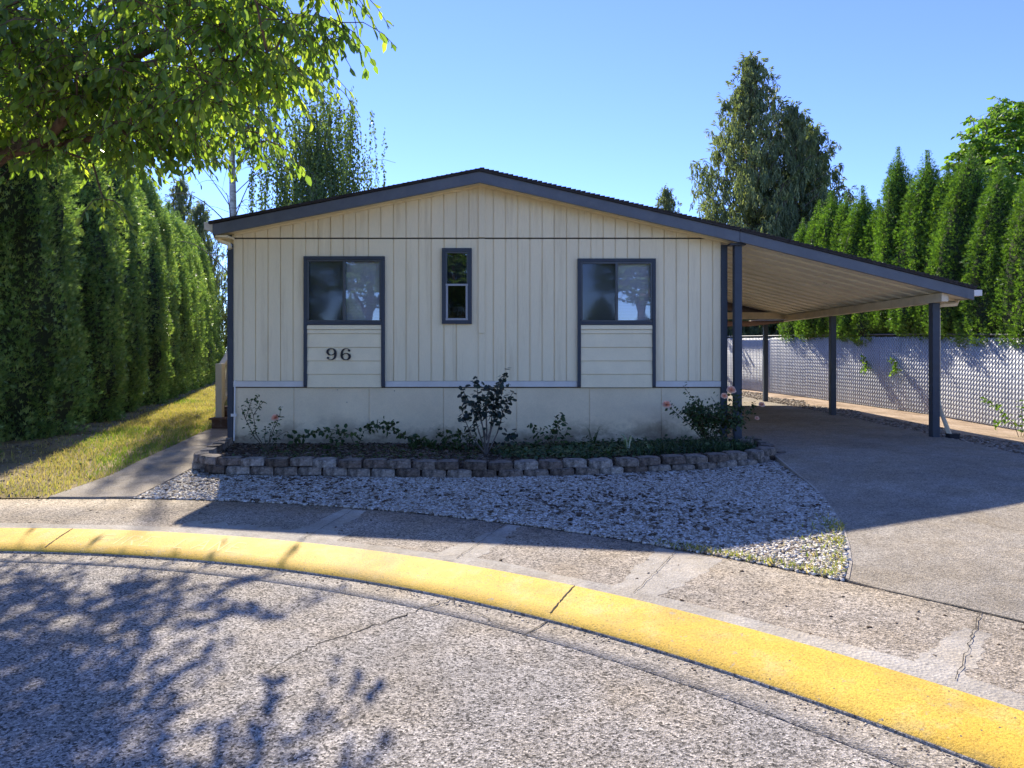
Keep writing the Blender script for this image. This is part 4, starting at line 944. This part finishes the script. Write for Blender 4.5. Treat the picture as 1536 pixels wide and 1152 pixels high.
# right background tree and trees across the street (seen as reflections in the windows)
far_limbs = [([(0, 0, -.1), (.1, 0, 3), (0, .1, 6), (.1, 0, 9)], .3, .08), ([(0, 0, 3.5), (1.2, .3, 5.5), (2, .5, 7.5)], .14, .04), ([(0, 0, 4), (-1.2, -.4, 6), (-2, -.6, 8)], .14, .04), ([(0, 0, 5), (.2, 1.3, 7), (.2, 2, 9)], .12, .04)]
far_ells = [((0, 0, 8), (2.8, 2.6, 2.6)), ((1.8, .3, 6.6), (1.8, 1.8, 1.6)), ((-1.9, -.3, 7.4), (1.7, 1.7, 1.7)), ((.3, 1.2, 9.6), (1.6, 1.6, 1.6)), ((.2, -1, 5.4), (2.2, 1.8, 1.3))]
FB = broadleaf(far_ells, far_limbs, 420, 9, 99, (.13, .22), (.3, .8), .5, .7, .02)
put_broad('broadleaf_tree', 'loose leafed tree rising above the arborvitae row at the right edge', (18.2, 24.5, 0), FB, M['maple'], M['bark_grey'], None, .3, 1.0)
for i, (x, y, s, lab) in enumerate([(-3.8, -15, .7, 'tree across the street, straight opposite the centre batten'), (-5.5, -17, .85, 'tree across the street, opposite the narrow window'), (-9, -19, .95, 'tree across the street, mirrored in the window over the house number'), (7.2, -22, 1.05, 'tree across the street, mirrored in the window by the carport'), (15, -20, .9, 'tree across the street, far right of the turning circle'), (-14.5, -21, .8, 'tree across the street, far left of the turning circle')]):
    put_broad('broadleaf_tree', lab, (x, y, 0), FB, M['maple'], M['bark_grey'], 'trees across the street', i*1.3, s)

for i in range(11):
    x = -18+i*2.9; cr_, co_ = hedgeL[i % 2]
    plant_tree('arborvitae', 'clipped arborvitae across the street behind the photographer, %s from the left' % ORD[i], 'arborvitae', 'arborvitae across the street', (x, -27, 0), i*1.3, (1.35, 1.35, .62+.1*(i % 3)), cr_, co_, .12, 5.5, M['bark'])
# ---------------------------------------------------------------- flower bed plants
def stems_plant(name, label, cat, loc, stems, leafsz, mat, seed, lf=9, rad0=.006, flowers=(), tpl=LEAF, lw=.6, group=None, stemm=None, start=.25, scatter=.03, droop=.2):
    g = np.random.default_rng(seed); t = thing(name, label, cat, loc, group); mb = MB(); P, D, N, Ln = [], [], [], []
    for pts in stems:
        pts = [np.array(p, float) for p in pts]; mb.tube(pts, [rad0*(1-.65*i/(len(pts)-1)) for i in range(len(pts))], 5)
        L_ = sum(np.linalg.norm(b-a) for a, b in zip(pts, pts[1:])); m = max(3, int(lf*L_*10))
        for j in range(m):
            w = (start+(1-start)*(j+g.random())/m)*(len(pts)-1); i = min(int(w), len(pts)-2); o = pts[i]*(1-(w-i))+pts[i+1]*(w-i)
            d = norm((pts[i+1]-pts[i])[None])[0]; a = g.normal(0, 1, 3); s_ = np.cross(d, a)
            P.append(o+g.normal(0, scatter, 3)); D.append(s_/max(np.linalg.norm(s_), .1)+d*.4+np.array([0, 0, -droop])); N.append(g.normal(0, .5, 3)+np.array([0, -.3, .8])); Ln.append(g.uniform(*leafsz))
    sm_ = mb.mesh('stems', True); link('stems', sm_, stemm or M['cane']).parent = t
    Ln = np.array(Ln); V, F, rd = leaves(np.array(P), np.array(D), np.array(N), Ln, Ln*lw, g.random(len(P)), tpl); link('foliage', np_mesh('foliage', V, F, rd), mat).parent = t
    for (fx, fy, fz, fs) in flowers:
        n = 26; u = np.linspace(0, 1, n); a = u*2.4*26; o = np.tile([fx, fy, fz], (n, 1)); tilt = .3+1.1*u
        e1, e2, ax = np.array([1., 0, 0]), np.array([0, .6, .8]), np.array([0, -.8, .6]); pr_ = np.cos(a)[:, None]*e1+np.sin(a)[:, None]*e2; D_ = pr_*np.sin(tilt)[:, None]+ax*np.cos(tilt)[:, None]; V, F, rd = leaves(o, D_, ax-pr_*.6, fs*(.7+.5*u), fs*(.8+.55*u), u, ROUND)
        link('flower', np_mesh('flower', V, F, rd), M['petal']).parent = t
    return t
def bush(g, n, H, R, bend=.3, z0=0, split=0):
    out = []
    for i in range(n):
        a = g.uniform(0, 2*PI); r = R*g.uniform(.3, 1); h = H*g.uniform(.6, 1); tip = np.array([math.cos(a)*r, math.sin(a)*r*.7, h]); mid = tip*.5+np.array([g.normal(0, .05), g.normal(0, .05), .05])
        out.append([(g.normal(0, .02), g.normal(0, .02), z0), tuple(mid), tuple(tip)])
        for s in range(split):
            q = mid+(tip-mid)*g.uniform(0, .7); out.append([tuple(q), tuple(q+g.normal(0, .06, 3)+np.array([0, 0, .08])), tuple(q+g.normal(0, .11, 3)+np.array([0, 0, .12]))])
    return out
gg = np.random.default_rng(41)
stems_plant('rose_bush', 'leggy rose bush with one peach flower at the left house corner', 'rose bush', (-3.55, 9.35, .05),
    [[(0, 0, 0), (-.16, 0, .25), (-.2, .02, .5), (-.28, 0, .72)], [(0, 0, 0), (-.2, .05, .2), (-.3, 0, .45), (-.22, 0, .7), (-.12, 0, .76)], [(-.2, .02, .5), (-.12, 0, .62), (-.06, 0, .68)], [(-.3, 0, .45), (-.36, .02, .6)],
     [(0, 0, 0), (.04, 0, .25), (.1, 0, .4)], [(0, 0, 0), (.12, 0, .2), (.25, 0, .28)], [(.02, 0, .1), (.1, -.05, .3), (.19, -.06, .5), (.2, -.05, .6)], [(0, 0, 0), (-.02, -.05, .2), (.0, -.06, .36)]],
    (.035, .06), M['roseleaf'], 42, 5, .007, [(.13, -.06, .47, .055)])
stems_plant('rose_bush', 'full rose bush with peach flowers beside the front carport post', 'rose bush', (2.5, 9.3, .10),
    bush(gg, 16, .62, .5, split=3)+[[(0, 0, 0), (-.25, 0, .3), (-.5, -.02, .52), (-.58, 0, .58)], [(0, 0, .1), (.25, 0, .4), (.36, -.02, .68), (.3, 0, .8)], [(0, 0, 0), (.3, 0, .3), (.55, 0, .5), (.62, 0, .62)]],
    (.035, .06), M['roseleaf'], 43, 7, .007, [(-.6, -.03, .60, .06), (.27, -.05, .80, .06), (.17, -.07, .72, .045), (.62, -.05, .42, .03), (.7, 0, .6, .04)])
stems_plant('shrub', 'upright shrub with round dark leaves in front of the centre batten', 'shrub', (-.52, 8.9, .07),
    [[(0, 0, 0), (-.1, 0, .3), (-.2, 0, .65), (-.33, 0, .88)], [(0, 0, 0), (-.05, 0, .35), (-.12, .03, .75), (-.13, 0, 1.03)], [(0, 0, 0), (.05, 0, .35), (.1, 0, .8), (.26, 0, 1.08)], [(0, 0, 0), (.14, 0, .3), (.22, 0, .6), (.34, 0, .82)], [(0, 0, 0), (.2, 0, .15), (.38, 0, .32)], [(0, 0, 0), (-.2, 0, .25), (-.34, 0, .62)],
     [(0, 0, .2), (0, -.1, .6), (.03, -.1, .85)], [(0, 0, .2), (-.08, -.12, .5), (-.16, -.1, .7)], [(0, 0, .2), (.12, -.1, .5), (.2, -.1, .75)], [(0, 0, .1), (.1, .1, .5), (.15, .1, .95)], [(0, 0, .3), (-.02, .05, .7), (.05, .0, .9)]],
    (.05, .085), M['shrubleaf'], 44, 5.5, .011, (), ROUND, .85, start=.42, scatter=.035, droop=.7, stemm=M['bark_grey'])
stems_plant('small_plant', 'sparse young plant with toothed leaves right of the dark shrub', 'plant', (.38, 9.5, .06), [[(0, 0, 0), (.02, 0, .25), (.12, 0, .5)], [(0, 0, 0), (-.15, 0, .22), (-.33, 0, .28)], [(0, 0, .1), (.08, 0, .3), (.02, 0, .42)], [(0, 0, 0), (.12, 0, .15), (.2, 0, .3)], [(0, 0, 0), (-.06, 0, .2), (.0, 0, .35)]], (.05, .09), M['roseleaf'], 45, 5, .006)
stems_plant('trailing_vine', 'low trailing vine arching along the skirting left of the shrub', 'vine', (-2.4, 9.65, .05),
    [[(0, 0, 0), (-.1, 0, .2), (-.35, -.02, .28), (-.65, -.03, .22), (-.95, 0, .1)], [(0, 0, 0), (.1, 0, .25), (.3, 0, .33), (.6, 0, .22), (.85, 0, .08)], [(0, 0, 0), (.02, 0, .15), (.06, -.05, .22)], [(.3, 0, .33), (.42, 0, .38), (.55, 0, .34)], [(.6, 0, .2), (.9, -.05, .12), (1.25, -.08, .05)], [(-.1, 0, .2), (-.3, -.06, .1), (-.5, -.08, .03)]],
    (.055, .1), M['roseleaf'], 46, 6.5, .006, (), LEAF, .65)
stems_plant('trailing_vine', 'second clump of trailing vine touching the dark shrub', 'vine', (-1.2, 9.6, .05), [[(0, 0, 0), (-.2, 0, .1), (-.45, -.05, .06)], [(0, 0, 0), (.15, 0, .2), (.35, 0, .22), (.55, 0, .12)], [(0, 0, 0), (.1, -.1, .12), (.3, -.12, .1)], [(0, 0, 0), (.05, 0, .18), (-.05, 0, .25)], [(0, 0, 0), (.3, -.1, .06), (.6, -.15, .05)]], (.05, .09), M['roseleaf'], 47, 8, .006)
stems_plant('rose_bush', 'thin rose cane against the fence at the right edge', 'rose bush', (8.35, 11.55, -.1), [[(0, 0, 0), (-.1, 0, .3), (-.35, 0, .55), (-.6, 0, .75)], [(0, 0, 0), (.05, 0, .35), (0, 0, .7)], [(-.1, 0, .3), (-.3, 0, .35), (-.5, 0, .3)], [(0, 0, 0), (.1, 0, .2), (.25, 0, .35)]], (.05, .09), M['maple'], 48, 4, .006)
for k, (yy, lab) in enumerate(((17.6, 'left leafy sprig poking through the slatted fence'), (16.6, 'right leafy sprig poking through the slatted fence'))):
    xx = fence_x(yy)-.05; stems_plant('vine_sprig', lab, 'vine', (xx, yy, fence_z(yy)+1.0), [[(0, 0, .1), (-.08, -.03, .05), (-.12, -.05, -.12)], [(0, 0, .1), (-.06, .05, .2), (-.1, .1, .22)], [(0, 0, .05), (-.08, -.1, 0), (-.1, -.15, -.05)]], (.06, .1), M['maple'], 50+k, 10, .005, start=.1)
gq = np.random.default_rng(60)
P = sample([(-.2, 8.35), (1.0, 8.25), (2.9, 8.7), (3.15, 9.4), (2.6, 9.9), (.9, 9.95), (-.4, 9.7), (-.5, 8.9)], 4200, 61); Z = np.array([bed_z(a, b) for a, b in P])+np.abs(gq.normal(0, .045, len(P)))+.01
Pn = np.column_stack([P, Z]); Ln = gq.uniform(.03, .065, len(P)); V, F, r = leaves(Pn, gq.normal(0, 1, (len(P), 3))*np.array([1, 1, .4]), gq.normal(0, .4, (len(P), 3))+np.array([0, -.2, 1]), Ln, Ln*.8, gq.random(len(P)), ROUND)
props(link('ground_cover', np_mesh('ground_cover', V, F, r), M['ivy']), 'low dark ground cover spreading over the right half of the bed', 'ground cover', None, 'stuff')
P = sample([(1.3, 8.3), (2.9, 8.7), (3.1, 9.3), (1.5, 9.2)], 900, 62); Z = np.array([bed_z(a, b) for a, b in P]); V, F, r = blades(P, Z, (.07, .2), (.008, .016), 63, .9)
props(link('bed_grass', np_mesh('bed_grass', V, F, r), M['ivy']), 'grassy tufts growing in the right half of the bed', 'grass', None, 'stuff')
P = sample([(-3.7, 8.4), (-.6, 8.15), (-.5, 9.9), (-3.6, 9.9)], 700, 64); Z = np.array([bed_z(a, b) for a, b in P])+.015; Pn = np.column_stack([P, Z]); Ln = gq.uniform(.03, .06, len(P)); V, F, r = leaves(Pn, gq.normal(0, 1, (len(P), 3))*np.array([1, 1, .3]), gq.normal(0, .4, (len(P), 3))+np.array([0, 0, 1]), Ln, Ln*.7, gq.random(len(P)))
props(link('fallen_leaves', np_mesh('fallen_leaves', V, F, r), M['roseleaf']), 'fallen leaves and seedlings on the left half of the bed', 'leaves', None, 'stuff')
def arching(name, label, loc, n, L_, m, seed, w=.022):
    g = np.random.default_rng(seed); mb = MB()
    for i in range(n):
        a = g.uniform(0, 2*PI); l = L_*g.uniform(.6, 1.1); rch = l*g.uniform(.2, .6); b = len(mb.v); s = np.array([-math.sin(a), math.cos(a), 0])
        for k in range(7):
            u = k/6; p = np.array([math.cos(a)*rch*u, math.sin(a)*rch*u, l*math.sin(u*PI*g.uniform(.62, .68))*.85]); ww = w*(1-u**3)*.5+.001
            mb.v += [tuple(p-s*ww), tuple(p+s*ww)]
        mb.f += [(b+2*k, b+2*k+1, b+2*k+3, b+2*k+2) for k in range(6)]
    t = thing(name, label, 'plant', loc); me = mb.mesh('leaf_blades'); a_ = me.attributes.new('rnd', 'FLOAT', 'POINT'); a_.data.foreach_set('value', np.repeat(g.random(n), 14)[:len(me.vertices)])
    link('leaf_blades', me, m).parent = t
arching('strap_leaf_plant', 'striped strap leaf plant arching in the middle of the right bed', (1.3, 8.75, .11), 14, .27, M['blade_white'], 70)
arching('strap_leaf_plant', 'small striped strap leaf plant beside the larger striped one', (1.55, 8.6, .12), 9, .18, M['blade_white'], 71)
arching('iris_clump', 'thin upright iris blades against the stained skirting', (.95, 9.7, .06), 6, .42, M['roseleaf'], 72, .02)

# ---------------------------------------------------------------- fence
fen = thing('slatted_fence', 'long chain link fence with white privacy slats behind the carport', 'fence', (9.2, 15.6, 0))
pl = []; y = 5.0
fpts = [(fence_x(v), v) for v in np.arange(5.0, 29.0, .05)]
seg = [0]
for a, b in zip(fpts, fpts[1:]): seg.append(seg[-1]+math.dist(a, b))
TOT = seg[-1]
def fpos(s):
    v = float(np.interp(s, seg, [p[1] for p in fpts])); return fence_x(v), v
FH = 1.85
SV, SF, SR = [], [], []; s = 0.; i = 0; grng = np.random.default_rng(80)
while s < TOT-.09:
    (xa, ya), (xb, yb) = fpos(s), fpos(s+.077); za = fence_z(ya); b = len(SV); nx, ny = (yb-ya), -(xb-xa); l = math.hypot(nx, ny); nx, ny = nx/l*.008, ny/l*.008
    top = za+FH-.06+grng.uniform(-.012, .01)
    SV += [(xa, ya, za+.02), (xb, yb, za+.02), (xb, yb, top), (xa, ya, top), (xa+nx, ya+ny, za+.02), (xb+nx, yb+ny, za+.02), (xb+nx, yb+ny, top), (xa+nx, ya+ny, top)]
    SF += [(b,b+1,b+2,b+3),(b+4,b+7,b+6,b+5),(b+3,b+2,b+6,b+7),(b,b+3,b+7,b+4),(b+1,b+5,b+6,b+2)]; SR += [grng.random()]*8; s += .083
sl = link('privacy_slats', np_mesh('privacy_slats', SV, SF, SR), M['slat'], fen)
# woven wire: zigzag strands in front of the slats
mb = MB(); pitch = .083; nrow = int(FH/pitch); s = 0.
WV, WF = [], []
def wire_seg(p, q, r=.0034):
    p, q = np.array(p), np.array(q); d = q-p; d /= np.linalg.norm(d); a = np.cross(d, (0, 0, 1.)); a /= np.linalg.norm(a); c = np.cross(a, d); b = len(WV)
    for o in (p, q):
        for k in range(3):
            t = 2*PI*k/3; WV.append(o+(a*math.cos(t)+c*math.sin(t))*r)
    for k in range(3): k2 = (k+1) % 3; WF.append((b+k, b+k2, b+3+k2, b+3+k))
while s < TOT-pitch:
    for j in range(nrow*2):
        z0, z1 = j*pitch/2*1.15, (j+1)*pitch/2*1.15
        if z1 > FH: break
        s0, s1 = (s, s+pitch/2) if j % 2 == 0 else (s+pitch/2, s); t0, t1 = (s, s-pitch/2) if j % 2 == 0 else (s-pitch/2, s)
        for (u, v) in ((s0, s1), (t0, t1)):
            if min(u, v) < 0: continue
            (xa, ya), (xb, yb) = fpos(u), fpos(v); zb_ = fence_z(ya)
            wire_seg((xa-.014, ya-.002, zb_+z0), (xb-.014, yb-.002, zb_+z1))
    s += pitch
link('chain_link_mesh', np_mesh('chain_link_mesh', WV, WF), M['wire'], fen)
mb = MB(); mb.tube([(fence_x(v)+.01, v, fence_z(v)+FH) for v in np.arange(5, 29, .5)], .021, 8); mb.build('top_rail', M['wire'], fen, sm=True)
for k in range(9):
    s = .3+k*2.9
    if s > TOT: break
    x, y = fpos(s); mb = MB(); mb.tube([(x+.045, y, fence_z(y)-.05), (x+.045, y, fence_z(y)+FH)], .03, 8); mb.build('fence_post', M['wire'], fen, sm=True)

# ---------------------------------------------------------------- light, sky, camera
el = math.asin(SUN.z); az = math.atan2(SUN.x, SUN.y)
w = bpy.data.worlds.new('World'); bpy.context.scene.world = w; w.use_nodes = True; nt = w.node_tree
sky = nt.nodes.new('ShaderNodeTexSky'); sky.sky_type = 'NISHITA'; sky.sun_disc = False; sky.sun_elevation = el; sky.sun_rotation = az; sky.altitude = 0; sky.air_density = .66; sky.dust_density = 0.; sky.ozone_density = 8.
bg = nt.nodes['Background']; bg.inputs[1].default_value = .15; hs = nt.nodes.new('ShaderNodeHueSaturation'); hs.inputs['Saturation'].default_value = 1.0; hs.inputs['Hue'].default_value = .513; nt.links.new(sky.outputs[0], hs.inputs['Color']); nt.links.new(hs.outputs[0], bg.inputs[0])
ld = bpy.data.lights.new('sun', 'SUN'); ld.energy = 4.1; ld.angle = math.radians(.53); ld.color = (1, .91, .77)
lo = bpy.data.objects.new('sun', ld); C.objects.link(lo); lo.rotation_euler = (-SUN).to_track_quat('-Z', 'Y').to_euler()
cd = bpy.data.cameras.new('camera'); cam = bpy.data.objects.new('camera', cd); C.objects.link(cam); cam.location = (0, 0, CAMH); cam.rotation_euler = (PI/2, 0, 0)
cd.lens = 24; cd.sensor_width = 36; cd.shift_x = -22/1536; cd.shift_y = -46/1536; cd.clip_end = 2000; cd.clip_start = .05
sc = bpy.context.scene; sc.camera = cam
sc.view_settings.view_transform = 'Standard'; sc.view_settings.look = 'None'; sc.view_settings.exposure = 1.28; sc.view_settings.gamma = 1
sc.cycles.max_bounces = 8; sc.cycles.transparent_max_bounces = 16; sc.cycles.use_denoising = True; sc.cycles.denoising_prefilter = 'ACCURATE'; sc.cycles.denoising_input_passes = 'RGB_ALBEDO_NORMAL'
sc.cycles.caustics_reflective = False; sc.cycles.caustics_refractive = False
